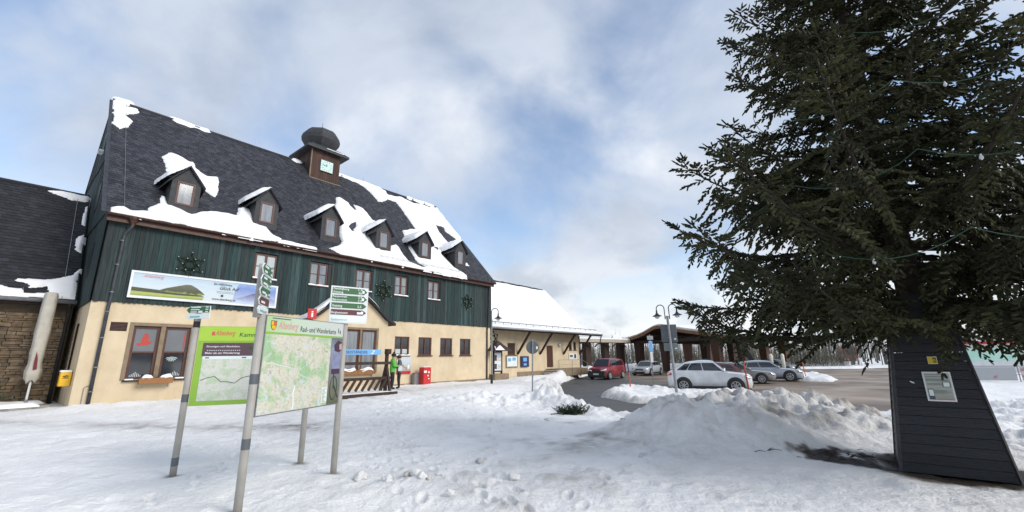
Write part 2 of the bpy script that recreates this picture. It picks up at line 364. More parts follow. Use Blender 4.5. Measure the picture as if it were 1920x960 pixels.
    d = d+.26*S(-.1, .5, n1)*G_(1.2, 8.2, 1.8, 2.6, .6, x, y)+.55*S(.15, .6, n2+.4*n1)*G_(1.7, 10.9, 1.1, .45, .1, x, y)+.45*S(.1, .55, n2+.3*n1)*G_(1.0, 8.7, .9, .4, .1, x, y)
    soil = S(.35, .65, G_(5.05, 7.05, .55, .30, -.4, x, y)*(1+.7*n2+.5*n3))+S(.4, .7, G_(6.05, 6.4, .8, .8, 0, x, y)*(1+.3*n2))
    d = np.clip(d, 0, .8)+2.0*np.clip(soil, 0, 1)
    for (px, py) in ((-4.83, 6.53), (-2.92, 4.95), (-2.54, 6.47), (-3.31, 7.10)):
        d = d+1.1*G_(px, py, .07, .06, 0, x, y)
    return z, np.clip(d, 0, 3.)
def gz(x, y):
    return float(ground(np.array([x]), np.array([y]))[0][0])

def snow_material():
    m = bpy.data.materials.new('trodden_snow'); m.use_nodes = True; t = m.node_tree; L = t.links.new; b = t.nodes['Principled BSDF']
    at = N('ShaderNodeAttribute', t, attribute_name='dirt'); tc = N('ShaderNodeTexCoord', t)
    def noise(sc, det, ro=.55):
        n = N('ShaderNodeTexNoise', t); n.inputs['Scale'].default_value = sc; n.inputs['Detail'].default_value = det; n.inputs['Roughness'].default_value = ro; L(tc.outputs['Object'], n.inputs['Vector']); return n.outputs[0]
    a = noise(3.2, 7, .6); c = noise(22, 5, .6)
    mul = N('ShaderNodeMath', t, operation='MULTIPLY'); L(at.outputs['Fac'], mul.inputs[0])
    mr = N('ShaderNodeMapRange', t); L(a, mr.inputs[0]); mr.inputs[1].default_value = .3; mr.inputs[2].default_value = .7; mr.inputs[3].default_value = .45; mr.inputs[4].default_value = 1.5; L(mr.outputs[0], mul.inputs[1])
    r = N('ShaderNodeValToRGB', t); e = r.color_ramp.elements
    for p_, c_ in ((.0, (.90, .89, .875)), (.10, (.79, .78, .765)), (.30, (.54, .525, .505)), (.55, (.24, .215, .185)), (1., (.035, .027, .021))):
        el = e[0] if p_ == 0 else (e[len(e)-1] if p_ == 1. else e.new(p_)); el.position = p_; el.color = (*c_, 1)
    dv = N('ShaderNodeMath', t, operation='MULTIPLY'); L(mul.outputs[0], dv.inputs[0]); dv.inputs[1].default_value = .62; L(dv.outputs[0], r.inputs[0])
    sp = N('ShaderNodeValToRGB', t); sp.color_ramp.elements[0].position = .31; sp.color_ramp.elements[0].color = (.5, .46, .42, 1); sp.color_ramp.elements[1].position = .40; sp.color_ramp.elements[1].color = (1, 1, 1, 1); L(c, sp.inputs[0])
    mx = N('ShaderNodeMixRGB', t, blend_type='MULTIPLY'); L(mul.outputs[0], mx.inputs[0]); mx.use_clamp = True; L(r.outputs[0], mx.inputs[1]); L(sp.outputs[0], mx.inputs[2])
    L(mx.outputs[0], b.inputs['Base Color']); b.inputs['Roughness'].default_value = .62; b.inputs['Specular IOR Level'].default_value = .35
    h = N('ShaderNodeMath', t, operation='MULTIPLY_ADD'); L(noise(9, 6, .6), h.inputs[0]); h.inputs[1].default_value = 2.2; L(c, h.inputs[2])
    bp = N('ShaderNodeBump', t); bp.inputs['Strength'].default_value = .55; bp.inputs['Distance'].default_value = .05; L(h.outputs[0], bp.inputs['Height']); L(bp.outputs[0], b.inputs['Normal'])
    return m
M_ground = snow_material()
def build_ground():
    fa = np.radians(np.linspace(-60, 60, 600)); ba = np.radians(np.linspace(60, 300, 74))[1:-1]
    ang = np.concatenate([fa, ba]); rad = np.concatenate([[0.0], np.geomspace(.9, 75, 600), np.geomspace(80, 2500, 18)])
    A, Rr = np.meshgrid(ang, rad); X = Rr*np.sin(A); Y = Rr*np.cos(A); z, d = ground(X.ravel(), Y.ravel())
    far = S(90, 200, Rr.ravel()); hills = 3.5*far+6*S(300, 1500, Rr.ravel()); z = z*(1-far)+hills*.35
    V = np.stack([X.ravel(), Y.ravel(), z], 1); nr, na = A.shape
    i = np.arange(nr-1)[:, None]*na; j = np.arange(na)[None, :]; j2 = (j+1) % na
    F = np.stack([(i+j), (i+na+j), (i+na+j2), (i+j2)], -1).reshape(-1, 4)
    me = mesh_np('ground', V, F[:, ::-1], True); me.materials.append(M_ground)
    at = me.attributes.new('dirt', 'FLOAT', 'POINT'); at.data.foreach_set('value', d.astype(np.float32))
    o = link(bpy.data.objects.new('ground', me)); tag(o, 'trodden snow over the square with heaps along the road', kind='structure'); return o
build_ground()
M_road = mat('wet_asphalt', (.045, .043, .042), (.105, .098, .09), .55, .5, .5, 30, detail=9, thresh=(.42, .72), rough2=.75)
def road_material():
    t = M_road.node_tree; L = t.links.new; b = t.nodes['Principled BSDF']
    src = b.inputs['Base Color'].links[0].from_socket; tc = N('ShaderNodeTexCoord', t)
    sx = N('ShaderNodeSeparateXYZ', t); L(tc.outputs['Object'], sx.inputs[0])
    mr = N('ShaderNodeMapRange', t); mr.interpolation_type = 'SMOOTHSTEP'; L(sx.outputs[0], mr.inputs[0]); mr.inputs[1].default_value = 8; mr.inputs[2].default_value = 14
    n = N('ShaderNodeTexNoise', t); n.inputs['Scale'].default_value = .22; n.inputs['Detail'].default_value = 8; n.inputs['Distortion'].default_value = .6; L(tc.outputs['Object'], n.inputs['Vector'])
    r = N('ShaderNodeValToRGB', t); e = r.color_ramp.elements; e[0].position = .35; e[0].color = (.12, .083, .054, 1); e[1].position = .68; e[1].color = (.36, .285, .215, 1); L(n.outputs[0], r.inputs[0])
    mx = N('ShaderNodeMixRGB', t); L(mr.outputs[0], mx.inputs[0]); L(src, mx.inputs[1]); L(r.outputs[0], mx.inputs[2]); L(mx.outputs[0], b.inputs['Base Color'])
road_material()
def build_road():
    xs = np.arange(0, 66, .6); ys = np.arange(11.5, 70, .6); X, Y = np.meshgrid(xs, ys)
    z = ROAD_Z+.012*fbm(X, Y, 3, 3, 3); V = np.stack([X.ravel(), Y.ravel(), z.ravel()], 1); n = len(xs)
    i = np.arange(len(ys)-1)[:, None]*n; j = np.arange(n-1)[None, :]; F = np.stack([i+j, i+j+1, i+n+j+1, i+n+j], -1).reshape(-1, 4)
    c = sdpoly(V[F].mean(1)[:, 0], V[F].mean(1)[:, 1], ROAD) < .5
    o = obj_np('road', V, F[c], M_road, None, True); tag(o, 'wet asphalt turning loop with brown slush', kind='structure')
build_road()

# ------------------------------------------------------------------ snow lying on a plane
def snow_sheet(name, polys, holes, fmap, cell, thick, parent, mt=None, seed=0, edge=.14, rag=.08):
    pts = np.array([p for q in polys for p in q]); a0, b0 = pts.min(0)-.1; a1, b1 = pts.max(0)+.1
    na = int((a1-a0)/cell)+2; nb = int((b1-b0)/cell)+2
    A, B = np.meshgrid(a0+np.arange(na)*cell, b0+np.arange(nb)*cell)
    d = np.full(A.shape, 1e9)
    for q in polys: d = np.minimum(d, sdpoly(A, B, q))
    for q in holes: d = np.maximum(d, -sdpoly(A, B, q))
    d = d+rag*fbm(A, B*.6, .35, 3, seed+3)
    h = thick*(.25+.75*S(0, edge, -d))*(1+.25*fbm(A, B, .8, 3, seed)); h = np.where(d > 0, -.03, h)
    X = fmap(A.ravel(), B.ravel(), h.ravel()); i = np.arange(nb-1)[:, None]*na; j = np.arange(na-1)[None, :]
    F = np.stack([i+j, i+j+1, i+na+j+1, i+na+j], -1).reshape(-1, 4); ok = (d.ravel()[F] < 0).sum(1) >= 1; F = F[ok]
    used = np.unique(F); mp = np.full(len(X), -1); mp[used] = np.arange(len(used))
    o = obj_np(name, X[used], mp[F], mt or M_snow, parent, True); return o
def wall_holes(u0, u1, z0, z1, holes, y=0., depth=.18):
    """front faces of a wall in the x-z plane with rectangular openings and their reveals"""
    mb = MB(); us = sorted({u0, u1, *[h[0] for h in holes], *[h[1] for h in holes]}); zs = sorted({z0, z1, *[h[2] for h in holes], *[h[3] for h in holes]})
    us = [q for q in us if u0 <= q <= u1]; zs = [q for q in zs if z0 <= q <= z1]
    for a, b in zip(us, us[1:]):
        for c, d in zip(zs, zs[1:]):
            m = ((a+b)/2, (c+d)/2)
            if any(h[0] < m[0] < h[1] and h[2] < m[1] < h[3] for h in holes): continue
            mb.add([(a, y, c), (b, y, c), (b, y, d), (a, y, d)], [(0, 1, 2, 3)])
    for (a, b, c, d) in holes:
        mb.add([(a, y, c), (b, y, c), (b, y, d), (a, y, d), (a, y+depth, c), (b, y+depth, c), (b, y+depth, d), (a, y+depth, d)],
               [(0, 4, 5, 1), (1, 5, 6, 2), (2, 6, 7, 3), (3, 7, 4, 0)])
    return mb
def casement(parent, u0, u1, z0, z1, y, pane=M_glass, fr=.07, mull=True, bars=1, sill_snow=True, wood=M_brown, name='window', panes_two=None):
    """window frame (part) with panes, sill and snow (sub-parts); frame front at y"""
    mb = MB(); d = .06
    mb.box(u0, u1, y, y+d, z0, z0+fr).box(u0, u1, y, y+d, z1-fr, z1).box(u0, u0+fr, y, y+d, z0+fr, z1-fr).box(u1-fr, u1, y, y+d, z0+fr, z1-fr)
    cols = [(u0+fr, u1-fr)]
    if mull:
        c = (u0+u1)/2; mb.box(c-.045, c+.045, y-.012, y+d, z0+fr, z1-fr); cols = [(u0+fr, c-.045), (c+.045, u1-fr)]
    rows = np.linspace(z0+fr, z1-fr, bars+2)
    for zz_ in rows[1:-1]:
        for a, b in cols: mb.box(a, b, y+.012, y+d, zz_-.014, zz_+.014)
    w = mb.build(name, wood, parent)
    for a, b in cols:
        for c0, c1 in zip(rows, rows[1:]):
            lo = c0+(.014 if c0 != rows[0] else 0); hi = c1-(.014 if c1 != rows[-1] else 0)
            MB().box(a, b, y+.035, y+.05, lo, hi).build('pane', pane, w)
    MB().box(u0-.05, u1+.05, y-.12, y+.02, z0-.05, z0-.002).build('sill', wood, w)
    if sill_snow:
        n = 9; xs = np.linspace(u0-.04, u1+.04, n); h = .035+.03*np.abs(np.sin(xs*7.3)); ms = MB()
        V = [(x, y-.125, z0-.001) for x in xs]+[(x, y-.11, z0+k) for x, k in zip(xs, h)]+[(x, y+.01, z0+k*.8) for x, k in zip(xs, h)]
        F = [(r_*n+i, r_*n+i+1, (r_+1)*n+i+1, (r_+1)*n+i) for r_ in (0, 1) for i in range(n-1)]+[(0, n, 2*n), (n-1, 3*n-1, 2*n-1)]
        ms.add(V, F).build('sill_snow', M_snow, w)
    return w
# ------------------------------------------------------------------ station building
SN_S1 = [(-0.14, 10.61), (0.6, 10.58), (0.65, 10.21), (0.16, 9.67), (0.8, 10.04), (0.83, 9.55), (0.32, 8.73), (0.57, 8.29), (0.36, 7.43), (0.13, 7.04), (-0.11, 7.36)]
SN_S3 = [(1.57, 5.41), (1.84, 6.0), (2.25, 5.92), (2.63, 5.6), (2.84, 5.66), (2.93, 5.05), (3.3, 4.64), (3.81, 4.87), (3.83, 4.4), (3.48, 2.6), (3.1, 3.13), (2.8, 2.46), (2.56, 3.48), (1.78, 3.75), (1.72, 4.48)]
SN_S4 = [(-0.02, 0.24), (0.3, 0.5), (0.49, 0.3), (0.98, 0.47), (1.01, 0.78), (1.41, 1.28), (1.45, 1.89), (1.59, 1.83), (1.68, 1.23), (2.06, 1.09), (2.38, 0.86), (2.75, 1.16), (3.27, 1.46), (3.79, 1.56), (4.19, 1.53), (4.35, 2.23), (4.61, 2.57), (4.86, 2.32), (4.9, 1.21), (5.38, 1.06), (5.58, 0.52), (5.92, 0.37), (5.78, 0.06), (4.62, -0.14), (2.89, -0.03), (1.52, 0.01), (0.77, -0.11), (0.49, -0.09), (-0.01, -0.04)]
SN_S6 = [(10.43, 6.49), (10.68, 6.48), (11.12, 6.01), (11.2, 5.63), (11.42, 5.32), (11.47, 6.13), (12.15, 5.87), (12.36, 4.58), (13.01, 4.38), (11.56, 1.16), (12.14, 1.22), (12.43, 1.84), (13.06, 2.22), (13.17, 1.89), (13.14, 1.05), (13.32, 0.52), (13.98, 0.25), (14.62, 0.27), (17.79, -0.16), (14.31, -0.15), (11.83, -0.06), (8.85, -0.08), (8.23, 0.33), (8.85, 0.75), (9.14, 1.27), (9.18, 1.71), (9.66, 3.27), (9.97, 5.17)]
SN_S7 = [(11.86, 10.05), (15.05, 10.2), (15.53, 9.86), (15.44, 9.38), (16.11, 9.48), (16.82, 9.85), (17.05, 9.62), (17.87, 9.42), (18.85, 9.72), (19.49, 9.54), (20.66, 10.1), (20.66, 7.98), (20.66, 5.3), (20.2, 5.0), (18.88, 4.32), (17.38, 2.92), (16.72, 2.32), (16.86, 1.83), (17.15, 0.88), (17.9, 0.17), (17.79, -0.16), (14.35, -0.08), (14.41, 0.39), (14.03, 0.7), (14.0, 1.29), (14.05, 2.16), (14.13, 2.82), (14.32, 3.54), (14.52, 4.29), (15.47, 4.86), (15.91, 4.93), (15.95, 5.86), (15.93, 6.92), (15.95, 7.89), (15.83, 8.57), (15.21, 8.59), (14.36, 7.83), (13.97, 7.72), (13.88, 8.47), (13.71, 9.02), (13.5, 9.48), (13.04, 9.81), (12.37, 9.98)]
SN_H1 = [(18.67, 6.65), (19.52, 6.66), (19.32, 6.1), (20.02, 5.12), (18.47, 4.23), (18.43, 5.38)]
SN_H3 = [(10.19, 3.01), (11.0, 4.08), (10.75, 3.35), (10.26, 2.56)]
SN_H2 = [(16.46, 3.18), (17.01, 3.22), (16.77, 2.6), (16.53, 2.93)]
SN_S8 = [(18.85, 2.1), (19.08, 1.54), (18.51, 1.47)]
SN_S9 = [(5.72, 0.25), (6.68, 0.25), (7.54, 0.06), (7.45, -0.08), (6.6, -0.08), (5.66, -0.04)]
LEN, EV, TOPZ = 20.5, (-.35, 6.85), (6.5, 14.3); DEP = 13.0; ZB = .0
RD = np.array([TOPZ[0]-EV[0], TOPZ[1]-EV[1]]); RSL = float(np.hypot(*RD)); RD = RD/RSL; RN = np.array([-RD[1], RD[0]])
def roofmap(A, B, H): return np.stack([A, EV[0]+B*RD[0]+H*RN[0], EV[1]+B*RD[1]+H*RN[1]], 1)
def slates(name, u0, u1, slen, fmap, mt, parent, course=.165, wid=.2, lift=.016, th=.009, seed=0, skew=.0):
    r_ = np.random.default_rng(seed); V = []; F = []; k = 0; n = int(slen/course)+1
    for i in range(n):
        s0 = i*course-.03; off = (i % 2)*wid/2+r_.uniform(-.03, .03); xs = np.arange(u0-wid+off, u1+wid, wid)
        for x in xs:
            a = max(x+.004, u0); b = min(x+wid-.004, u1)
            if b-a < .03: continue
            j = r_.uniform(-.014, .014, 2); h = lift+r_.uniform(-.003, .006); s1 = min(s0+course*1.35, slen)
            V += [(a, s0+j[0]+.02, 0.), (a, s0+j[0]+.02, h), (b, s0+j[1]-.01, h), (b, s0+j[1]-.01, 0.), (b, s1, .002), (a, s1, .002), ((a+b)/2+.02, s0+min(j)-.012, h), ((a+b)/2+.02, s0+min(j)-.012, 0.)]
            F += [(k+1, k+6, k+4, k+5), (k+6, k+2, k+4, k+4), (k, k+7, k+6, k+1), (k+7, k+3, k+2, k+6), (k+3, k+4, k+4, k+2), (k+5, k, k+1, k+1)]
            k += 8
    V = np.array(V); V = fmap(V[:, 0], V[:, 1], V[:, 2])
    me = bpy.data.meshes.new(name); me.from_pydata(V.tolist(), [], [tuple(dict.fromkeys(f)) for f in F]); me.materials.append(mt); me.update()
    return tag(link(bpy.data.objects.new(name, me), parent), kind='stuff')
ST = thing('station_building', 'long half-timbered station building with green boards, cream plaster and slate roof', 'building', (BO[0], BO[1], ZB), BANG)
UPW = [(4.95, 5.88), (7.42, 8.34), (9.9, 10.82), (12.34, 13.24), (14.8, 15.7)]; UZ = (5.14, 6.3)
LOW = [(12.56, 13.56), (14.22, 15.22), (15.91, 16.91), (17.59, 18.55)]; LZ = (1.76, 2.82)
BIG = (1.27, 3.0, .96, 2.87)
CR = 3.70
holes = [(a, b, LZ[0], LZ[1]) for a, b in LOW]+[BIG, (.62, 1.08, 2.66, 2.98)]
wall_holes(0, LEN, -.4, CR, holes, 0., .2).build('wall', M_cream, ST)
gw = MB(); gw.add([(0, 0, -.4), (0, 1.75, -.4), (0, 1.75, CR), (0, 0, CR), (0, 2.45, -.4), (0, DEP, -.4), (0, DEP, CR), (0, 2.45, CR), (0, 1.75, 1.26), (0, 2.45, 1.26), (0, 1.75, 3.), (0, 2.45, 3.)],
       [(0, 3, 2, 1), (4, 7, 6, 5), (1, 8, 9, 4), (10, 2, 7, 11)])
gw.box(LEN-.001, LEN, 0, DEP, -.4, CR); gw.box(0, LEN, DEP-.01, DEP, -.4, CR); gw.build('side_wall', M_cream, ST)
box('interior', M_dark, ST, .22, LEN-.05, .22, DEP-.05, -.3, 6.6)
MB().box(.02, .2, 1.74, 2.46, 1.25, 3.01).build('side_window', M_brown, ST)
for bx_ in ((-.03, -.005, -.012, DEP, -.4, .10), (-.004, 7.3, -.035, -.004, -.4, .12), (11.4, LEN+.02, -.035, -.004, -.4, .20)): MB().box(*bx_).build('plinth', M_stonetrim, ST)
# lower windows
for i, (a, b) in enumerate(LOW):
    w = casement(ST, a, b, LZ[0], LZ[1], .03, M_glass, .085, True, 1, i == 0)
    if i == 0: MB().box(a+.1, (a+b)/2-.06, .06, .062, LZ[0]+.1, LZ[0]+.36).box((a+b)/2+.06, b-.1, .06, .062, LZ[0]+.1, LZ[0]+.36).build('curtain', M_glassw, w)
    MB().box(a-.07, b+.07, -.05, .03, LZ[0]-.06, LZ[0]-.053).build('drip_edge', M_brown, w)
# big shop window with stone surround
a, b, c, d = BIG; mid = 2.13
sr = MB(); sr.box(a-.12, a, -.03, .2, c-.02, d+.12).box(b, b+.12, -.03, .2, c-.02, d+.12).box(a, b, -.03, .2, d, d+.12).box(mid-.07, mid+.07, -.03, .2, c, d)
sr.build('stone_surround', M_stonetrim, ST, bevel=.008)
for k, (x0, x1) in enumerate(((a, mid-.07), (mid+.07, b))):
    f = MB(); f.box(x0, x1, .06, .13, c, c+.08).box(x0, x1, .06, .13, d-.09, d).box(x0, x0+.085, .06, .13, c+.08, d-.09).box(x1-.085, x1, .06, .13, c+.08, d-.09).box(x0+.085, x1-.085, .075, .13, c+.93, c+.99)
    w = f.build('shop_window', M_brown, ST)
    MB().box(x0+.085, x1-.085, .10, .115, c+.08, c+.93).build('pane', M_glass, w)
    MB().box(x0+.085, x1-.085, .095, .11, c+.99, d-.09).build('frosted_pane', M_sash, w)
    if k == 0:
        cx = (x0+x1)/2; pts = [(-.24, .0), (-.1, .03), (-.09, .18), (-.04, .3), (.03, .33), (.09, .22), (.1, .05), (.22, .1), (.2, .0), (.05, -.06), (-.2, -.08)]
        MB().prism([(cx+p[0], .094, c+1.28+p[1]*1.2) for p in pts], (0, -.002, 0)).build('red_emblem', M_film_red, w)
    else:
        MB().box(x1-.16, x1-.12, .090, .093, c+1.08, d-.16).build('red_stripe', M_film_red, w)
        s_ = MB(); cx, cz = (x0+x1)/2-.05, c+.80
        for q in range(7):
            t_ = math.radians(200+q*23.3); s_.prism([(cx, .098, cz), (cx+.15*math.cos(t_)-.012*math.sin(t_), .098, cz+.15*math.sin(t_)+.012*math.cos(t_)), (cx+.20*math.cos(t_), .098, cz+.20*math.sin(t_)), (cx+.15*math.cos(t_)+.012*math.sin(t_), .098, cz+.15*math.sin(t_)-.012*math.cos(t_))], (0, -.003, 0))
        s_.build('paper_star', M_offwhite, w)
    ca = MB(); cx = x0+.28 if k == 0 else x1-.3
    for q in range(7): ca.box(cx-.15+q*.05, cx-.135+q*.05, .088, .097, c+.09, c+.13+.13*(1-abs(q-3)/3.5))
    ca.build('candle_arch', M_offwhite, w)
MB().box(a-.06, b+.06, -.09, .06, c-.07, c-.021).build('sill', M_black, ST)
MB().box(a, a+.24, -.085, .05, c-.02, c+.03).build('sill_snow', M_snow, ST, bevel=.012); MB().box(b-.28, b, -.085, .05, c-.02, c+.035).build('sill_snow', M_snow, ST, bevel=.012)
box('vent', M_black, ST, .64, 1.06, .05, .1, 2.68, 2.96); 
vm = MB(); [vm.box(.64, 1.06, .02, .05, 2.69+i*.05, 2.715+i*.05) for i in range(6)]; vm.build('vent_slats', M_brown, ST)
# boards: each its own piece, cut round the windows
x = 0.012; k = 0
while x < LEN-.02:
    wdt = min(random.choice([.13, .16, .18, .2, .22]), LEN-.012-x)
    segs = [(CR+.02, 6.72)]
    for (a, b) in UPW:
        if x+wdt > a+.01 and x < b-.01: segs = [(CR+.02, UZ[0]-.07), (UZ[1]+.03, 6.72)]
    for (z0, z1) in segs:
        lo = z0-(.05+random.uniform(0, .03) if z0 < 4 else 0); dy = random.uniform(-.012, .006)
        mb = MB(); y0, y1 = -.055+dy, -.02
        if z0 < 4: mb.prism([(x+.004, y0, lo+.035), (x+wdt/2, y0, lo), (x+wdt-.004, y0, lo+.035), (x+wdt-.004, y0, z1), (x+.004, y0, z1)], (0, y1-y0, 0))
        else: mb.box(x+.004, x+wdt-.004, y0, y1, lo, z1)
        mb.build('board', M_board, ST)
    x += wdt; k += 1
wall_holes(0, LEN, CR-.02, 6.75, [(a, b, UZ[0]-.04, UZ[1]+.03) for a, b in UPW], -.019, .2).build('board_backing', M_black, ST)
for i, (a, b) in enumerate(UPW):
    casement(ST, a, b, UZ[0], UZ[1], .02, [M_glassw, M_glassl, M_glassl, M_glassl, M_glassl][i], .075, True, 1, True)
# gable: three tiers of cladding, each lapping the one below
def gable_tier(z0, z1, dx):
    mb = MB(); w0 = 0.
    def top(w): return min(z1, TOPZ[1]-.12-abs(w-6.5)*RD[1]/RD[0]-.1)
    while w0 < DEP:
        a, b = w0+.004, min(w0+.2, DEP)-.004; xx = -dx-random.uniform(0, .012); ta, tb = top(a), top(b)
        if max(ta, tb) > z0+.1: mb.add([(xx, a, z0), (xx, b, z0), (xx, b, max(tb, z0+.01)), (xx, a, max(ta, z0+.01)), (0, a, z0), (0, b, z0)], [(0, 3, 2, 1), (0, 1, 5, 4)])
        w0 += .2
    return mb.build('gable_cladding', M_gable, ST)
for z0, z1, dx in ((CR-.05, 7.05, .05), (7.0, 10.45, .09), (10.4, 14.2, .13)): gable_tier(z0, z1, dx)
gb = MB(); gb.add([(-.01, 0, CR), (-.01, DEP, CR), (-.01, DEP, 6.9), (-.01, 6.5, 14.1), (-.01, 0, 6.9)], [(0, 4, 3, 2, 1)]); gb.build('gable_backing', M_gable, ST); gb = MB(); gb.add([(LEN+.01, 0, CR), (LEN+.01, DEP, CR), (LEN+.01, DEP, 6.9), (LEN+.01, 6.5, 14.1), (LEN+.01, 0, 6.9)], [(0, 1, 2, 3, 4)]); gb.build('gable_backing', M_gable, ST)
for (wa, wb, za, zb_, xx) in ((1.9, 2.6, 4.8, 6.1, -.08), (3.6, 4.3, 7.9, 9.1, -.12), (5.6, 6.2, 11.3, 12.3, -.16)): MB().box(xx, xx+.05, wa, wb, za, zb_).build('gable_window', M_black, ST); 
MB().box(-.30, -.1, 5.6, 6.2, 11.22, 11.28).build('gable_sill_snow', M_snow, ST)
# roof
def slab(mb, u0, u1, e, t, th):
    d_ = np.array([t[0]-e[0], t[1]-e[1]]); n_ = np.array([-d_[1], d_[0]])/np.hypot(*d_)*(1 if t[0] > e[0] else -1)
    p = [(e[0], e[1]), (t[0], t[1]), (t[0]-n_[0]*th, t[1]-n_[1]*th), (e[0]-n_[0]*th, e[1]-n_[1]*th)]
    return mb.prism([(u0, q[0], q[1]) for q in p], (u1-u0, 0, 0))
rf = MB(); slab(rf, -.16, LEN+.16, EV, TOPZ, .16); slab(rf, -.16, LEN+.16, (13.35, 6.85), (6.5, 14.3), .16); ROOF = rf.build('roof', M_slate, ST)
slates('slate_courses', -.16, LEN+.16, RSL, roofmap, M_slate, ROOF, seed=3)
MB().tube([(-.18, 6.5, 14.33), (LEN+.18, 6.5, 14.33)], .07, 8).build('ridge_cap', M_slate, ROOF)
vg = MB(); vg.beam((-.19, EV[0], EV[1]-.02), (-.19, 6.5, 14.27), .03, .2, (1, 0, 0)); vg.build('verge_board', M_pipe, ROOF); vg = MB(); vg.beam((LEN+.19, EV[0], EV[1]-.02), (LEN+.19, 6.5, 14.27), .03, .2, (1, 0, 0)); vg.build('verge_board', M_pipe, ROOF)
for nm, polys, hs, sd_ in (('A', [SN_S1], [], 1), ('B', [SN_S3], [], 2), ('C', [SN_S4], [], 3), ('D', [SN_S6, SN_S7], [SN_H1, SN_H3, SN_H2], 4), ('E', [SN_S8], [], 5), ('F', [SN_S9], [], 6)):
    snow_sheet('snow_patch', polys, hs, roofmap, .05, .13, ROOF, seed=sd_)
rs = MB()
for (u0, u1) in ((2.0, 4.0), (8.4, 9.2), (11.3, 15.2), (17.5, 20.5)):
    n = int((u1-u0)/.2); V = []; F = []
    for i in range(n+1):
        uu = u0+(u1-u0)*i/n; e_ = (1 if 0 < i < n else .2); ww = (.16+.07*math.sin(uu*5.1)+.05*math.sin(uu*11))*e_; h = (.12+.03*math.sin(uu*3.3))*e_
        V += [(uu, 6.5-ww, 14.33-ww*1.06), (uu, 6.5-ww*.5, 14.33+h*.7), (uu, 6.5, 14.35+h), (uu, 6.7, 14.2+h)]
        if i: F += [(4*i-4+q, 4*i+q, 4*i+q+1, 4*i-3+q) for q in range(3)]
    MB().add(V, F).build('ridge_snow', M_snow, ROOF, True)
for uu in (3.05, 6.3, 13.6, 16.6): MB().tube([(uu, 6.45, 14.3), (uu, 6.45, 14.75)], .012, 5).build('lightning_rod', M_metal, ROOF)
lc = MB(); pts = roofmap(np.full(12, .32), np.linspace(.1, RSL, 12), np.full(12, .06)+.02*np.sin(np.arange(12)*2)); lc.tube([tuple(p) for p in pts], .008, 5); lc.build('lightning_cable', M_metal, ROOF)
# gutter, hangers, fascia, snow guard
g = MB(); n = 10; V = []; F = []
for xx in (-.12, LEN+.2):
    for q in range(n+1):
        t_ = math.pi*q/n; V.append((xx, EV[0]-.02-.085*math.cos(t_), EV[1]-.03-.085*math.sin(t_)))
F = [(q, q+1, n+2+q, n+1+q) for q in range(n)]; g.add(V, F); g.box(-.1, LEN+.1, EV[0]+.06, EV[0]+.1, 6.55, 6.8); GUT = g.build('gutter', M_copper, ST)
sg = MB()
for q in range(9):
    uu = 11.2+q*.75; p = roofmap(np.array([uu, uu]), np.array([.35, .35]), np.array([.0, .22])); sg.tube([tuple(p[0]), tuple(p[1])], .012, 5)
for h in (.14, .21):
    p = roofmap(np.array([11.1, 17.3]), np.array([.35, .35]), np.array([h, h])); sg.tube([tuple(p[0]), tuple(p[1])], .01, 5)
sg.build('snow_guard', M_metal, ROOF)
box('soffit', M_bark, ST, -.1, LEN+.1, -.3, 0.02, 6.66, 6.72)
dp = MB(); dp.lathe([(.16, .0), (.17, .1), (.06, .0-.18), (.055, -.25)], 10, (.62, -.37, 6.7)); dp.build('rain_hopper', M_copper, ST)
dp = MB(); dp.tube([(.62, -.37, 6.5), (.6, -.34, 6.38), (.5, -.14, 6.22), (.48, -.12, 6.1), (.47, -.12, 3.8), (.45, -.1, 3.5), (.45, -.09, .0)], .055, 10); DP = dp.build('downpipe', M_pipe, ST, True)
for z in (5.9, 5.0, 4.0, 3.3, 2.4, 1.4, .6): MB().tube([(.46, -.12, z), (.46, -.12, z+.03)], .062, 10).build('pipe_clip', M_metal, DP)
dp = MB(); dp.tube([(20.32, -.3, 6.75), (20.25, -.16, 6.4), (20.25, -.12, 6.2), (20.2, -.12, 3.9), (20.12, -.07, 3.5), (20.1, -.07, .0)], .05, 10); dp.build('downpipe', M_pipe, ST, True)
MB().box(LEN-.04, LEN+.03, -.075, .1, CR-.05, 6.7).build('corner_board', M_gable, ST)
MB().tube([(.28, -.01, .1), (.28, -.03, .75), (.34, -.03, .8), (.42, -.03, .8)], .012, 6).build('earth_wire', M_metal, ST)
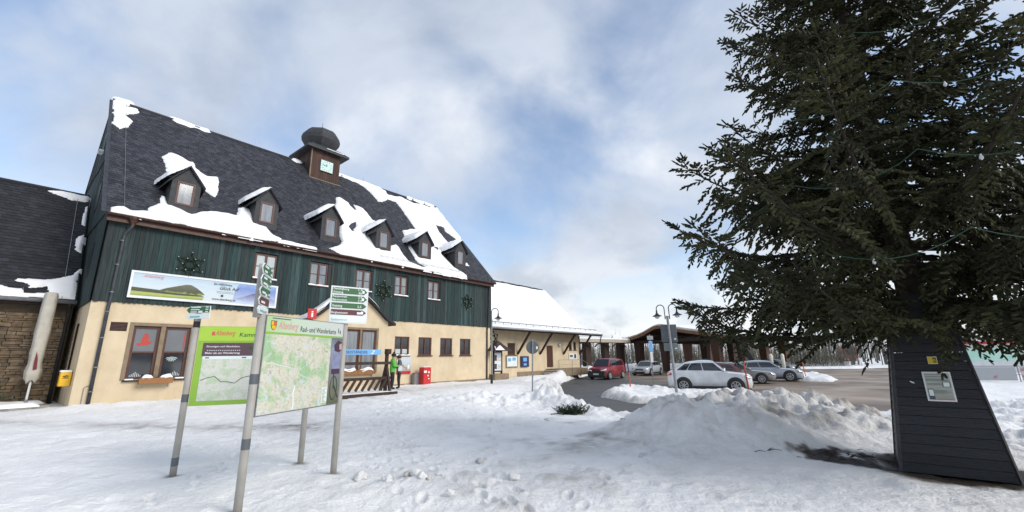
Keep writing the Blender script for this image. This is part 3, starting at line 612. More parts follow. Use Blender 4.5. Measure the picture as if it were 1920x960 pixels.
# dormers
for q, c in enumerate((2.12, 5.28, 8.42, 11.66, 14.7, 17.8)):
    f0, zb0, ez, az_ = .30, 7.42, 8.86, 9.60; hw = .5; wb = 1.55; ww = 2.3
    mb = wall_holes(c-hw, c+hw, zb0, ez, [(c-.31, c+.31, 7.84, 8.84)], f0, .12)
    mb.add([(c-hw, f0, ez), (c+hw, f0, ez), (c, f0, az_-.1)], [(0, 1, 2)])
    for s_ in (-1, 1): mb.add([(c+s_*hw, f0, zb0-.1), (c+s_*hw, f0, ez), (c+s_*hw, wb, ez), (c+s_*hw, f0+.05, zb0-.1)], [(0, 1, 2, 3) if s_ < 0 else (3, 2, 1, 0)])
    mb.add([(c-hw+.01, f0+.1, zb0), (c+hw-.01, f0+.1, zb0), (c+hw-.01, f0+.1, ez), (c-hw+.01, f0+.1, ez)], [(0, 1, 2, 3)])
    D_ = mb.build('dormer', M_slatewall, ST)
    fr = MB(); fr.box(c-.31, c+.31, f0-.02, f0+.06, 7.84, 7.91).box(c-.31, c+.31, f0-.02, f0+.06, 8.77, 8.84).box(c-.31, c-.235, f0-.02, f0+.06, 7.91, 8.77).box(c+.235, c+.31, f0-.02, f0+.06, 7.91, 8.77); fr.build('window_frame', M_brown, D_)
    MB().box(c-.235, c+.235, f0+.02, f0+.04, 7.91, 8.77).build('pane', M_glassl, D_)
    r_ = MB(); o_ = .14
    for s_ in (-1, 1):
        e0 = (c+s_*(hw+o_), ez-.10); 
        r_.prism([(c, f0-o_, az_), (e0[0], f0-o_, e0[1]), (e0[0], f0-o_, e0[1]-.07), (c, f0-o_, az_-.09)], (0, .001, 0))
        V = [(c, f0-o_, az_), (e0[0], f0-o_, e0[1]), (e0[0]+s_*.12, wb+.1, e0[1]-.12), (c, ww+.1, az_+.0)]
        r_.add(V+[(p[0], p[1], p[2]-.08) for p in V], [(0, 1, 2, 3) if s_ < 0 else (3, 2, 1, 0), (4, 7, 6, 5) if s_ < 0 else (5, 6, 7, 4), (0, 4, 5, 1), (1, 5, 6, 2)])
    r_.build('dormer_roof', M_black if False else M_slate, D_)
    # snow on the left slope (and a lip on the right)
    def dm(A, B, H, c=c): return np.stack([c-A*.82-.0*A-H*.6, f0-o_+B, az_-A*.72+H*.8+.0*B], 1)
    lo_ = (.02, .25, .02, .35, .05, .1)[q]
    snow_sheet('dormer_snow', [[(.0, lo_*.2), (.42, .1+lo_*.4), (.80, .25+lo_), (.98, .75), (1.1, 1.7), (.5, 2.0), (.0, 2.2)]], [], dm, .06, .17 if q else .16, D_, seed=20+q, edge=.2, rag=.05)
# turret with clock and onion dome
tu = MB(); x = 9.28
while x < 11.2:
    b = min(x+.16, 11.22); tu.box(x, b-.006, 5.40+random.uniform(-.006, .006), 5.46, 12.7, 15.02); x += .16
y = 5.46
while y < 7.55:
    b = min(y+.16, 7.58); tu.box(9.28+random.uniform(-.005, .005), 9.34, y, b-.006, 12.4, 15.02); tu.box(11.16, 11.22, y, b-.006, 12.4, 15.02); y += .16
tu.box(9.34, 11.16, 5.5, 7.5, 12.4, 15.0)
TU = tu.build('clock_turret', M_turret, ST)
MB().box(9.22, 9.275, 5.36, 5.45, 12.95, 15.0).build('corner_post', M_stonetrim, TU)
cp = MB(); cx, cy = 10.25, 6.5
for (h0, z0, h1, z1) in ((1.42, 15.02, 1.42, 15.16), (1.42, 15.16, .95, 15.55)):
    cp.add([(cx-h0, cy-h0, z0), (cx+h0, cy-h0, z0), (cx+h0, cy+h0, z0), (cx-h0, cy+h0, z0), (cx-h1, cy-h1, z1), (cx+h1, cy-h1, z1), (cx+h1, cy+h1, z1), (cx-h1, cy+h1, z1)],
           [(0, 3, 2, 1), (0, 1, 5, 4), (1, 2, 6, 5), (2, 3, 7, 6), (3, 0, 4, 7)])
cp.build('turret_eaves', M_slatewall, TU)
on = MB(); on.lathe([(.82, 15.45), (.86, 15.62), (1.02, 15.85), (1.2, 16.15), (1.24, 16.42), (1.16, 16.68), (.92, 16.92), (.55, 17.1), (.2, 17.22), (.04, 17.38)], 8, (cx, cy, 0), Matrix.Rotation(math.pi/8, 3, 'Z')); ON = on.build('onion_dome', M_slatewall, TU)
MB().tube([(cx, cy, 17.3), (cx, cy, 17.72)], .02, 6).build('finial', M_metal, TU)
MB().box(cx-.1, cx+1.1, cy-1.25, cy-.9, 15.28, 15.34).build('eaves_snow', M_snow, TU)
ck = MB().box(9.88, 10.70, 5.34, 5.39, 13.70, 14.46); CK = ck.build('clock_face', mat('clock_face', (.42, .60, .55), (.50, .66, .62), 3, .4), TU)
fr = MB(); cz = 14.08
fr.box(9.85, 10.73, 5.325, 5.338, 13.67, 13.70).box(9.85, 10.73, 5.325, 5.338, 14.46, 14.49)
for h in range(12):
    t_ = math.radians(h*30); fr.beam((10.29+.28*math.sin(t_), 5.332, cz+.28*math.cos(t_)), (10.29+.335*math.sin(t_), 5.332, cz+.335*math.cos(t_)), .025, .01, (0, 1, 0))
for L_, an in ((.17, 352), (.27, 282)):
    t_ = math.radians(an); fr.beam((10.29, 5.328, cz), (10.29+L_*math.sin(t_), 5.328, cz+L_*math.cos(t_)), .03, .01, (0, 1, 0))
fr.build('clock_hands_and_marks', M_ink, TU)
MB().box(9.2, 11.3, 5.2, 5.4, 12.93, 12.98).build('turret_flashing', M_stonetrim, TU)
# porch
pc, ph, pw = 9.36, 2.35, 2.02; PA, PE = 5.12, 3.42
po = wall_holes(pc-pw, pc+pw, -.3, PE+.22, [(8.03, 10.72, .95, 3.02)], -1., .18)
po.add([(pc-pw, -1., PE+.22), (pc+pw, -1., PE+.22), (pc, -1., PA-.14)], [(0, 1, 2)])
po.add([(pc-pw, -1, -.3), (pc-pw, 0, -.3), (pc-pw, 0, PE+.22), (pc-pw, -1, PE+.22)], [(0, 3, 2, 1)]); po.add([(pc+pw, -1, -.3), (pc+pw, 0, -.3), (pc+pw, 0, PE+.22), (pc+pw, -1, PE+.22)], [(0, 1, 2, 3)])
PO = po.build('porch', M_cream, ST)
ps = MB(); ps.box(7.92, 8.03, -1.03, -.82, .93, 3.13).box(10.72, 10.83, -1.03, -.82, .93, 3.13).box(8.03, 10.72, -1.03, -.82, 3.02, 3.13)
for xx in (8.93, 9.83): ps.box(xx-.05, xx+.05, -1.02, -.82, .95, 3.02)
ps.build('stone_surround', M_stonetrim, PO)
for x0, x1 in ((8.03, 8.88), (8.98, 9.78), (9.88, 10.72)):
    f = MB(); f.box(x0, x1, -.95, -.9, .95, 1.04).box(x0, x1, -.95, -.9, 2.93, 3.02).box(x0, x0+.1, -.95, -.9, 1.04, 2.93).box(x1-.1, x1, -.95, -.9, 1.04, 2.93); f.build('window_frame', M_brown, PO); MB().box(x0+.1, x1-.1, -.93, -.91, 1.04, 2.93).build('pane', M_glassl, PO)
box('back_panel', M_dark, PO, 8.0, 10.8, -.82, -.8, .9, 3.1)
pr_ = MB()
for s_ in (-1, 1):
    pts = [(0, PA), (1., PA-.72), (1.8, PE+.30), (ph, PE)]
    for (a0, z0), (a1, z1) in zip(pts, pts[1:]):
        V = [(pc+s_*a0, -1.25, z0), (pc+s_*a1, -1.25, z1), (pc+s_*a1, 0, z1), (pc+s_*a0, 0, z0)]
        pr_.add(V+[(p[0], p[1], p[2]-.12) for p in V], [(0, 1, 2, 3) if s_ > 0 else (3, 2, 1, 0), (4, 7, 6, 5) if s_ > 0 else (5, 6, 7, 4), (0, 4, 5, 1), (2, 6, 7, 3), (1, 5, 6, 2)])
pr_.build('porch_roof', M_black, PO)
def pm(A, B, H): 
    z = np.interp(A, [0, 1, 1.8, ph], [PA, PA-.72, PE+.3, PE]); return np.stack([pc-A, -1.25+B, z+H], 1)
snow_sheet('porch_snow', [[(.05, .3), (.5, .42), (.8, .38), (1.1, .62), (1.4, .4), (1.75, .55), (2.05, .38), (2.33, .3), (2.36, 1.2), (.05, 1.2)]], [], pm, .05, .13, PO, seed=31)
def pm2(A, B, H): 
    z = np.interp(A, [0, 1, 1.8, ph], [PA, PA-.72, PE+.3, PE]); return np.stack([pc+A, -1.25+B, z+H], 1)
snow_sheet('porch_snow', [[(.02, .0), (1.3, .0), (1.9, .12), (2.2, .3), (2.3, 1.2), (.02, 1.2)]], [], pm2, .05, .09, PO, seed=32, rag=.02)
# ------------------------------------------------------------------ things on the station front
def bthing(name, label, cat, u, w, z, group=None): return thing(name, label, cat, world(u, w, z), BANG, group)
X_, Z_ = (1, 0, 0), (0, 0, 1)
# banner
BN = bthing('banner_sign', 'long white framed banner with green hill and blue mountain on green boards', 'banner', .88, -.14, 3.87)
bw, bh = 5.12, 1.01
f = MB(); f.box(0, bw, 0, .06, 0, .075).box(0, bw, 0, .06, bh-.075, bh).box(0, .075, 0, .06, .075, bh-.075).box(bw-.075, bw, 0, .06, .075, bh-.075); f.build('frame', M_white, BN)
def picture_mat(name, stops, scale=3., axis=2, lo=0., hi=1., amp=.12, stretch=(1, 1, 1), rough=.45):
    """flat print: bands of colour along an axis broken up by noise"""
    m = bpy.data.materials.new(name); m.use_nodes = True; t = m.node_tree; L = t.links.new; b = t.nodes['Principled BSDF']; b.inputs['Roughness'].default_value = rough
    tc = N('ShaderNodeTexCoord', t); sx = N('ShaderNodeSeparateXYZ', t); L(tc.outputs['Object'], sx.inputs[0]); mp = N('ShaderNodeMapping', t); mp.inputs['Scale'].default_value = stretch; L(tc.outputs['Object'], mp.inputs[0])
    n = N('ShaderNodeTexNoise', t); n.inputs['Scale'].default_value = scale; n.inputs['Detail'].default_value = 6; L(mp.outputs[0], n.inputs['Vector'])
    mr = N('ShaderNodeMapRange', t); L(sx.outputs[axis], mr.inputs[0]); mr.inputs[1].default_value = lo; mr.inputs[2].default_value = hi
    ad = N('ShaderNodeMath', t, operation='MULTIPLY_ADD'); L(n.outputs[0], ad.inputs[0]); ad.inputs[1].default_value = amp*2; ad.inputs[2].default_value = -amp
    a2 = N('ShaderNodeMath', t, operation='ADD'); L(ad.outputs[0], a2.inputs[0]); L(mr.outputs[0], a2.inputs[1])
    r = N('ShaderNodeValToRGB', t); e = r.color_ramp.elements
    while len(e) < len(stops): e.new(.5)
    for el, (p, c) in zip(e, stops): el.position = p; el.color = (*c, 1)
    L(a2.outputs[0], r.inputs[0]); L(r.outputs[0], b.inputs['Base Color']); return m
M_bsky = picture_mat('banner_sky', [(0, (.55, .60, .60)), (.5, (.52, .60, .64)), (1, (.36, .48, .58))], 2.5, 2, 0, 1, .25, (.6, 1, 2.5))
M_bhill = picture_mat('banner_hill', [(0, (.16, .20, .04)), (.3, (.30, .34, .08)), (.45, (.05, .06, .03)), (1, (.14, .14, .08))], 7, 2, .05, .75, .2)
M_bfield = picture_mat('banner_field', [(0, (.16, .20, .03)), (.5, (.38, .42, .10)), (1, (.20, .24, .06))], 5, 2, .08, .3, .3, (1, 1, 4))
M_bblue = picture_mat('banner_blue', [(0, (.50, .56, .66)), (.4, (.30, .36, .56)), (.7, (.16, .24, .50)), (1, (.26, .40, .62))], 3, 2, .05, 1, .15)
M_bmount = picture_mat('banner_mountain', [(0, (.36, .40, .56)), (1, (.055, .06, .14))], 5, 2, .2, .6, .2)
M_bfor = picture_mat('banner_forest', [(0, (.03, .04, .02)), (1, (.07, .08, .035))], 12, 2, .1, .6, .3)
box('print', M_bsky, BN, .075, bw-.075, .02, .04, .075, bh-.075)
MB().prism([(3.35, .016, .075), (5.045, .016, .075), (5.045, .016, .935), (3.55, .016, .935), (3.42, .016, .6)], (0, .003, 0)).build('blue_print', M_bblue, BN)
MB().prism([(3.42, .012, .28), (3.7, .012, .36), (4.0, .012, .50), (4.2, .012, .575), (4.4, .012, .58), (4.65, .012, .5), (4.85, .012, .4), (5.04, .012, .34), (5.04, .012, .2), (3.9, .012, .2)], (0, .003, 0)).build('mountain_print', M_bmount, BN)
MB().prism([(.08, .016, .1), (2.3, .016, .1), (2.35, .016, .22), (.08, .016, .34)], (0, .003, 0)).build('field_print', M_bfield, BN)
MB().prism([(.08, .013, .26), (1.5, .013, .22), (2.35, .013, .24), (2.15, .013, .32), (.9, .013, .36), (.08, .013, .4)], (0, .003, 0)).build('forest_print', M_bfor, BN)
MB().prism([(.85, .010, .34), (1.1, .010, .46), (1.45, .010, .58), (1.7, .010, .66), (1.85, .010, .665), (2.05, .010, .57), (2.25, .010, .42), (2.36, .010, .32), (2.2, .010, .28), (1.2, .010, .3)], (0, .003, 0)).build('hill_print', M_bhill, BN)
text('Altenberg', M_inkpink, BN, (.36, .008, .80), X_, Z_, .11, .62, .4)
text('Ein HERZliches', M_ink, BN, (2.62, .008, .78), X_, Z_, .085, .66, .15)
text('Glück Auf', M_ink, BN, (2.85, .008, .60), X_, Z_, .14, .72, .2)
text('www.altenberg.de', M_ink, BN, (2.62, .008, .16), X_, Z_, .085, .86)
MB().box(2.75, 3.4, .008, .012, .515, .522).box(2.75, 3.4, .008, .012, .455, .462).box(2.92, 3.01, .008, .012, .30, .39).build('printed_lines', M_ink, BN)
# fir stars
def fir_star(name, label, u, w, z, r, group=None, ang=BANG, loc=None):
    o = thing(name, label, 'star', loc or world(u, w, z), ang, group); mb = MB(); rr = random.Random(int(u*10)); bl = MB()
    pts = [(r*(1.12 if q % 2 == 0 else .60)*math.sin(q*math.pi/6), 0, r*(1.12 if q % 2 == 0 else .60)*math.cos(q*math.pi/6)) for q in range(12)]
    segs = [(pts[q], pts[(q+1) % 12]) for q in range(12)]; ring = [(r*.42*math.sin(q*math.pi/6), 0, r*.42*math.cos(q*math.pi/6)) for q in range(12)]
    segs += [(ring[q], ring[(q+1) % 12]) for q in range(12)]+[(pts[q], ring[q]) for q in range(1, 12, 2)]
    for a, b in segs:
        a, b = Vector(a), Vector(b)
        for _ in range(70):
            p = a.lerp(b, rr.random()); d = Vector((rr.gauss(0, 1), rr.gauss(0, .7), rr.gauss(0, 1))).normalized()*r*rr.uniform(.08, .17); s_ = d.cross(Vector((rr.random(), rr.random(), rr.random()))).normalized()*r*.04
            mb.add([p-s_, p+s_, p+d], [(0, 1, 2)])
    for p in pts[::2]+pts[1::2]: bl.lathe([(.0, -.025), (.025, 0), (.0, .025)], 5, (p[0], -.05, p[2]))
    mb.build('fir_twigs', M_fir, o); bl.build('bulb', M_lampglass, o)
    fr_ = MB(); [fr_.beam(a, b, .02, .02, (0, 1, 0)) for a, b in segs[:12]]; fr_.build('wire_frame', M_lampblk, o); return o
fir_star('star_ornament', 'fir star with unlit bulbs above the long banner', 2.6, -.11, 5.36, .44)
fir_star('star_ornament', 'fir star between the two small-paned upper windows over the porch', 11.57, -.11, 5.3, .50)
fir_star('star_ornament', 'fir star on green boards right of the last upper window', 18.1, -.11, 5.27, .48)
# flower boxes
def flower_box(label, u, w, z, L_, n=1, snow=True):
    o = bthing('flower_box', label, 'planter', u, w, z); 
    for q in range(n):
        x0 = L_*q/n; x1 = L_*(q+1)/n-.01; box('trough', M_planter, o, x0, x1, 0, .2, 0, .2, .006)
    box('soil', M_soil, o, .02, L_-.02, .02, .18, .2, .21)
    def fm(A, B, H): return np.stack([A, B, .2+H+.04*np.sin(A*9)], 1)
    snow_sheet('snow', [[(.08, -.01), (L_*.42, .0), (L_*.48, .21), (.1, .22)], [(L_*.55, .0), (L_*.95, -.01), (L_*.93, .22), (L_*.56, .21)]], [], fm, .03, .09, o, seed=int(u*7), edge=.08, rag=.04)
    tw = MB(); rr = random.Random(int(u*3))
    for _ in range(int(60*L_)):
        p = Vector((rr.uniform(.03, L_-.03), rr.uniform(-.02, .2), .19)); d = Vector((rr.gauss(0, .6), rr.gauss(-.2, .5), rr.uniform(-.2, .8))).normalized()*rr.uniform(.06, .15); s_ = Vector((rr.gauss(0, 1), rr.gauss(0, 1), rr.gauss(0, 1))).normalized()*.006; tw.add([p-s_, p+s_, p+d], [(0, 1, 2)])
    tw.build('fir_sprigs', M_fir, o); 
    br = MB(); [br.beam((xx, .1, 0), (xx, .22, -.14), .02, .02) for xx in (.12, L_-.12)]; br.build('bracket', M_metal, o); return o
flower_box('orange brown wooden flower box with snow under the shop window', 1.63, -.34, .80, 1.0)
flower_box('pair of light wooden troughs under the porch windows, capped with snow', 8.7, -1.24, .86, 1.95, 2)
# posters and boards on the front
o = bthing('wall_poster', 'small dark poster of figures on cream wall beside the porch', 'poster', 11.45, -.03, 2.05)
box('panel', M_stonetrim, o, 0, .5, 0, .02, .22, .72); pm_ = MB(); [pm_.lathe([(0, -.1), (.06, -.06), (.07, .04), (0, .12)], 6, (.12+.12*q, -.004, .42+.03*(q % 2))) for q in range(3)]; pm_.build('figures_print', M_ink, o); box('caption', M_blue, o, .05, .45, 0, .015, .02, .16)
o = bthing('panorama_board', 'pale panoramic panel with red bottom strip under the curtained window', 'panel', 12.74, -.05, .74)
box('panel', picture_mat('pano', [(0, (.30, .26, .22)), (.35, (.45, .46, .46)), (.6, (.50, .55, .58)), (1, (.55, .58, .58))], 9, 2, .1, 1.0, .22), o, 0, .96, 0, .03, .16, .98); box('red_strip', M_red, o, 0, .96, -.002, .03, 0, .158)
pl = MB(); rr = random.Random(4); [pl.box(x_, x_+rr.uniform(.05, .14), -.006, 0, .22+rr.uniform(0, .2), .3+rr.uniform(.05, .25)) for x_ in (.05, .2, .33, .48, .6)]; pl.build('printed_pictures', M_stonetrim, o); box('printed_box', M_offwhite, o, .74, .86, -.006, 0, .28, .5)
# info sign
o = bthing('info_sign', 'small red square sign with white letter i at the porch eaves', 'sign', 7.12, -1.32, 3.38)
box('panel', M_red, o, -.2, .2, -.02, .02, 0, .46); text('i', M_inkw, o, (-.05, -.023, .09), X_, Z_, .3, .1); MB().beam((0, .02, .2), (0, .28, .2), .03, .03).build('bracket', M_metal, o)
# yellow post box on the gable
o = bthing('letter_box', 'yellow wall letter box with snow on its lid', 'post box', -.14, .75, .80)
box('case', M_yellow, o, -.16, .125, -.2, .2, 0, .46, .02); box('lid_snow', M_snow, o, -.17, .12, -.2, .2, .462, .53, .02)
hn = MB(); hn.tube([(-.09+.0, -.212, .34), (-.02, -.212, .30), (.04, -.212, .33), (.0, -.212, .36), (-.05, -.212, .34)], .012, 6); hn.box(-.1, .06, -.206, -.202, .26, .28); hn.build('post_horn', M_ink, o)
text('', M_ink, o, (0, 0, 0), X_, Z_, .1) if False else None
# red machine and grey box
o = bthing('red_box', 'red upright box with small stickers in front of the cream wall', 'box', 14.35, -.55, .06)
box('case', M_red, o, -.27, .27, -.22, .22, 0, 1.02, .02); [MB().box(q[0], q[1], -.226, -.222, q[2], q[3]).build('sticker', M_inkw, o) for q in ((-.26, -.05, .72, .84), (.05, .15, .70, .8), (.0, .08, .52, .6), (.06, .14, .36, .42))]; box('snow_cap', M_snow, o, -.26, .26, -.2, .2, 1.022, 1.06, .015)
o = bthing('utility_box', 'low grey cabinet standing behind the red box', 'cabinet', 14.0, -.25, .06); box('case', M_metal, o, -.25, .2, -.12, .12, 0, .68, .015); box('cap', M_metal, o, -.27, .22, -.14, .14, .682, .72)
# ski stand
o = bthing('ski_stand', 'dark brown wooden ski rack with blue lettered board and slanted slats', 'ski rack', 6.5, -3.9, .08)
bm_ = MB
for xx in (.06, 3.02):
    MB().box(xx-.06, xx+.06, .06, .18, 0, 1.92).build('post', M_bark, o); MB().beam((xx, -.26, .06), (xx, .10, 1.2), .1, .1, (1, 0, 0)).build('brace', M_bark, o); MB().beam((xx, .5, .06), (xx, .14, 1.2), .1, .1, (1, 0, 0)).build('brace', M_bark, o)
    MB().box(xx-.07, xx+.07, -.45, .62, -.06, .06).build('foot', M_bark, o); MB().box(xx-.08, xx+.12, -.04, .2, 1.70, 1.93).build('head_block', M_bark, o)
for z0, z1, nm in ((1.26, 1.38, 'rail'), (.62, .74, 'rail')): MB().box(-.1, 3.15, -.06, .055, z0, z1).build(nm, M_bark, o)
for q in range(9): MB().beam((.25+.3*q, -.08, .20), (.53+.3*q, -.08, .64), .11, .04, (0, 1, 0)).build('slat', M_bark, o)
MB().box(-.15, 3.3, -.42, -.3, -.06, .10).build('base_plank', M_bark, o); MB().box(-.1, 3.25, -.3, .3, .10, .13).build('base_snow', M_snow, o, bevel=.01)
box('name_board', M_blue, o, .1, 2.62, -.02, .05, 1.68, 1.90); text('SKISTÄNDER', M_navy, o, (.95, -.024, 1.73), X_, Z_, .12, 1.0); text('Z', M_inkw, o, (2.1, -.024, 1.71), X_, Z_, .15, .22, .3)
# ------------------------------------------------------------------ stone annex on the left
AN = thing('stone_annex', 'low rubble stone annex with black slate roof left of the gable', 'building', world(-.16, 3.0, 0), BANG)
AL = 9.; box('wall', mat('stone_mortar', (.10, .075, .05), (.065, .05, .035), 6, .95, .5, 30), AN, -AL, 0, .06, 8, -.4, 3.8)
M_st = mat('rubble_stone', (1, 1, 1), (.55, .55, .55), 5, .95, .8, 25, objrand=[(.20, .14, .08), (.14, .10, .065), (.27, .19, .115), (.10, .075, .052), (.23, .165, .095), (.16, .11, .07), (.26, .20, .135)])
rr = random.Random(11); z = .02; cnt = 0
while z < 3.75:
    h = rr.choice([.07, .09, .11, .13, .16]); xx = -2.9+rr.uniform(-.2, 0)
    while xx < -.02 and cnt < 300:
        l = rr.uniform(.16, .5); x1 = min(xx+l, -.01); y0 = rr.uniform(-.03, .02); j = lambda: rr.uniform(-.012, .012)
        MB().add([(xx+.01+j(), y0, z+.008+j()), (x1-.01+j(), y0+j(), z+.008+j()), (x1-.01+j(), y0+j(), z+h-.008+j()), (xx+.01+j(), y0, z+h-.008+j()), (xx, .08, z), (x1, .08, z), (x1, .08, z+h), (xx, .08, z+h)],
                 [(0, 1, 2, 3), (0, 4, 5, 1), (1, 5, 6, 2), (2, 6, 7, 3), (3, 7, 4, 0)]).build('stone', M_st, AN); cnt += 1; xx = x1
    z += h
ms = MB(); z = .02
while z < 3.75:
    h = rr.choice([.1, .14, .18]); xx = -AL
    while xx < -3.05:
        l = rr.uniform(.2, .6); x1 = min(xx+l, -3.02); y0 = rr.uniform(-.03, .02); ms.box(xx+.01, x1-.01, y0, .08, z+.008, z+h-.008); xx = x1
    z += h
tag(ms.build('stone_courses', M_st, AN), kind='stuff')
AE, AT = (-.42, 3.88), (3.7, 9.2); ad = np.array([AT[0]-AE[0], AT[1]-AE[1]]); asl = float(np.hypot(*ad)); ad = ad/asl; an_ = np.array([-ad[1], ad[0]])
def amap(A, B, H): return np.stack([A, AE[0]+B*ad[0]+H*an_[0], AE[1]+B*ad[1]+H*an_[1]], 1)
rf = MB(); slab(rf, -AL-.2, .0, AE, AT, .14); slab(rf, -AL-.2, .0, (7.8, 3.88), (3.7, 9.2), .14); AR = rf.build('roof', M_slated, AN)
slates('slate_courses', -AL-.2, .0, asl, amap, M_slated, AR, course=.18, wid=.26, lift=.02, seed=8)
snow_sheet('snow_patch', [[(-4.6, 0.02), (-.02, .02), (-.02, 1.75), (-.25, 1.35), (-.6, 1.1), (-1.0, 1.0), (-1.6, .95), (-1.75, .8), (-1.2, .6), (-1.55, .42), (-2.1, .62), (-2.6, .5), (-4.6, .7)]], [[(-1.4, .45), (-.85, .62), (-.8, .32), (-1.35, .2)]], amap, .05, .08, AR, seed=41)
snow_sheet('snow_patch', [[(-1.35, 6.55), (-.6, 6.2), (-.02, 6.25), (-.02, 6.72), (-1.0, 6.72)], [(-.2, 4.6), (-.02, 4.5), (-.02, 6.0), (-.12, 5.9)], [(-.28, 2.9), (-.02, 2.6), (-.02, 4.0), (-.2, 3.7)]], [], amap, .05, .10, AR, seed=42)
MB().tube([(-AL, 3.7, 9.22), (-.02, 3.7, 9.22)], .07, 8).build('ridge_cap', M_slated, AR)
g = MB(); g.tube([(-AL, AE[0]-.06, AE[1]-.06), (.02, AE[0]-.06, AE[1]-.06)], .075, 10); g.build('gutter', M_metal, AN, True)
lc = MB(); pts = amap(np.full(10, -.4), np.linspace(0, asl, 10), np.full(10, .06)); lc.tube([tuple(p) for p in pts], .01, 5); lc.build('lightning_cable', M_metal, AR)
MB().tube([(-.15, AE[0]-.06, 3.8), (-.12, -.2, 3.6), (-.1, -.08, 3.4), (-.1, -.08, 0)], .06, 10).build('downpipe', M_black, AN, True)
box('soffit', M_bark, AN, -AL, -.01, AE[0]+.05, .1, 3.68, 3.74)
o = bthing('notice_case', 'dark framed glass notice case on the stone wall', 'notice case', -2.35, 2.82, 1.25); box('frame', M_brown, o, -.35, .42, 0, .08, 0, 1.42, .01); box('glass_pane', M_glass, o, -.28, .35, -.01, .0, .08, 1.34); box('cap_snow', M_snow, o, -.36, .43, -.02, .08, 1.422, 1.46)
o = bthing('ivy_bush', 'sparse green ivy climbing the foot of the stone wall', 'plant', -1.95, 2.88, 0); iv = MB(); rr = random.Random(5)
for _ in range(700):
    p = Vector((rr.gauss(0, .35), rr.uniform(-.14, -.02), abs(rr.gauss(0, .4)))); d = Vector((rr.gauss(0, 1), rr.gauss(0, .4), rr.gauss(0, 1))).normalized()*.06; e_ = Vector((rr.gauss(0, 1), rr.gauss(0, .4), rr.gauss(0, 1))).normalized()*.05; iv.add([p, p+d, p+d+e_, p+e_], [(0, 1, 2, 3)])
iv.build('leaves', mat('ivy', (.03, .05, .02), (.05, .07, .03), 20, .6), o); MB().tube([(0, -.03, 0), (.1, -.03, .4), (-.1, -.03, .8)], .012, 5).build('stem', M_bark, o)
# closed parasol
PS = bthing('closed_parasol', 'tall closed cream parasol in its cover by the stone wall', 'parasol', -.86, 2.15, .22)
MB().tube([(0, 0, -.1), (0, 0, 3.8)], .032, 10).build('pole', M_white, PS); MB().tube([(0, 0, -.1), (0, 0, .14)], .05, 10).build('socket', M_metal, PS)
V = []; F = []; n = 20; lv = [(.72, .13), (.85, .20), (1.1, .215), (1.35, .17), (1.7, .185), (2.4, .20), (3.2, .19), (3.75, .175), (3.86, .155), (3.88, .0)]
for i, (z, r) in enumerate(lv):
    for q in range(n):
        t_ = 2*math.pi*q/n+z*.5; k_ = r*(1+.11*math.sin(5*t_)+.05*math.sin(9*t_+z*3)); V.append((k_*math.cos(t_), k_*math.sin(t_), z+(.07*math.sin(3*t_) if i == 0 else 0)))
F = [(i*n+q, i*n+(q+1) % n, (i+1)*n+(q+1) % n, (i+1)*n+q) for i in range(len(lv)-1) for q in range(n)]
MB().add(V, F).build('cover', M_cloth, PS, True)
MB().add([(-.03, -.20, 1.75), (.03, -.205, 1.5), (.06, -.215, 1.15), (-.03, -.225, 1.12), (-.045, -.21, 1.45)], [(0, 4, 3, 2, 1)]).build('red_fold', mat('parasol_red', (.16, .03, .04), rough=.9), PS)
o = bthing('concrete_slab', 'low snow covered paving slabs round the parasol foot', 'slab', -.9, 1.9, 0); box('slab', mat('concrete', (.33, .32, .30), (.25, .24, .22), 3, .9, .4, 20), o, -1.0, .55, -1.0, .95, -.2, .20, .02)
def fm(A, B, H): return np.stack([A, B, .2+H], 1)
snow_sheet('snow', [[(-1.0, -1.02), (.3, -1.0), (.2, -.4), (.5, .1), (.45, .9), (-1.0, .9)]], [[(-.1, -.15), (.15, -.2), (.2, .15), (-.12, .1)]], fm, .05, .10, o, seed=51)
# ------------------------------------------------------------------ goods shed
SH = thing('goods_shed', 'cream goods shed with deep snowy sweeping roof and slanted timber braces', 'building', world(20.55, 2.0, 0), BANG)
SU = 20.55; sl = 15.4
hs = [(23.3-SU, 24.05-SU, 1.8, 2.76), (24.75-SU, 25.72-SU, 1.8, 2.74), (30.2-SU, 31.2-SU, .68, 2.60), (34.0-SU, 34.5-SU, 2.22, 3.02), (34.8-SU, 35.3-SU, 2.22, 3.02)]
wall_holes(0, sl, -.3, 4.05, hs, 0, .22).build('wall', M_cream, SH)
sw = MB(); sw.add([(sl, 0, -.3), (sl, 10.6, -.3), (sl, 10.6, 4.2), (sl, 5.3, 8.5), (sl, 2.9, 6.2), (sl, 1.6, 5.0), (sl, .4, 4.2), (sl, 0, 4.05)], [(0, 1, 2, 3, 4, 5, 6, 7)]); sw.box(0, sl, 10.58, 10.6, -.3, 4.4); sw.build('end_wall', M_cream, SH)
box('interior', M_dark, SH, .1, sl-.1, .25, 10.4, -.2, 4.2); box('plinth', M_stonetrim, SH, 5.4, sl+.03, -.06, -.005, -.3, .42); box('corner_pipe', M_pipe, SH, sl-.05, sl+.04, -.06, .06, -.2, 3.6)
for i in (0, 1): a, b, c, d = hs[i]; casement(SH, a, b, c, d, .04, M_dark, .1, False, 0, False, M_brown); MB().box(a+.1, b-.1, .035, .045, c+.1, d-.1).build('shutter', M_bark, SH)
for i in (3, 4): a, b, c, d = hs[i]; casement(SH, a, b, c, d, .06, M_glass, .07, False, 0, False, M_brown)
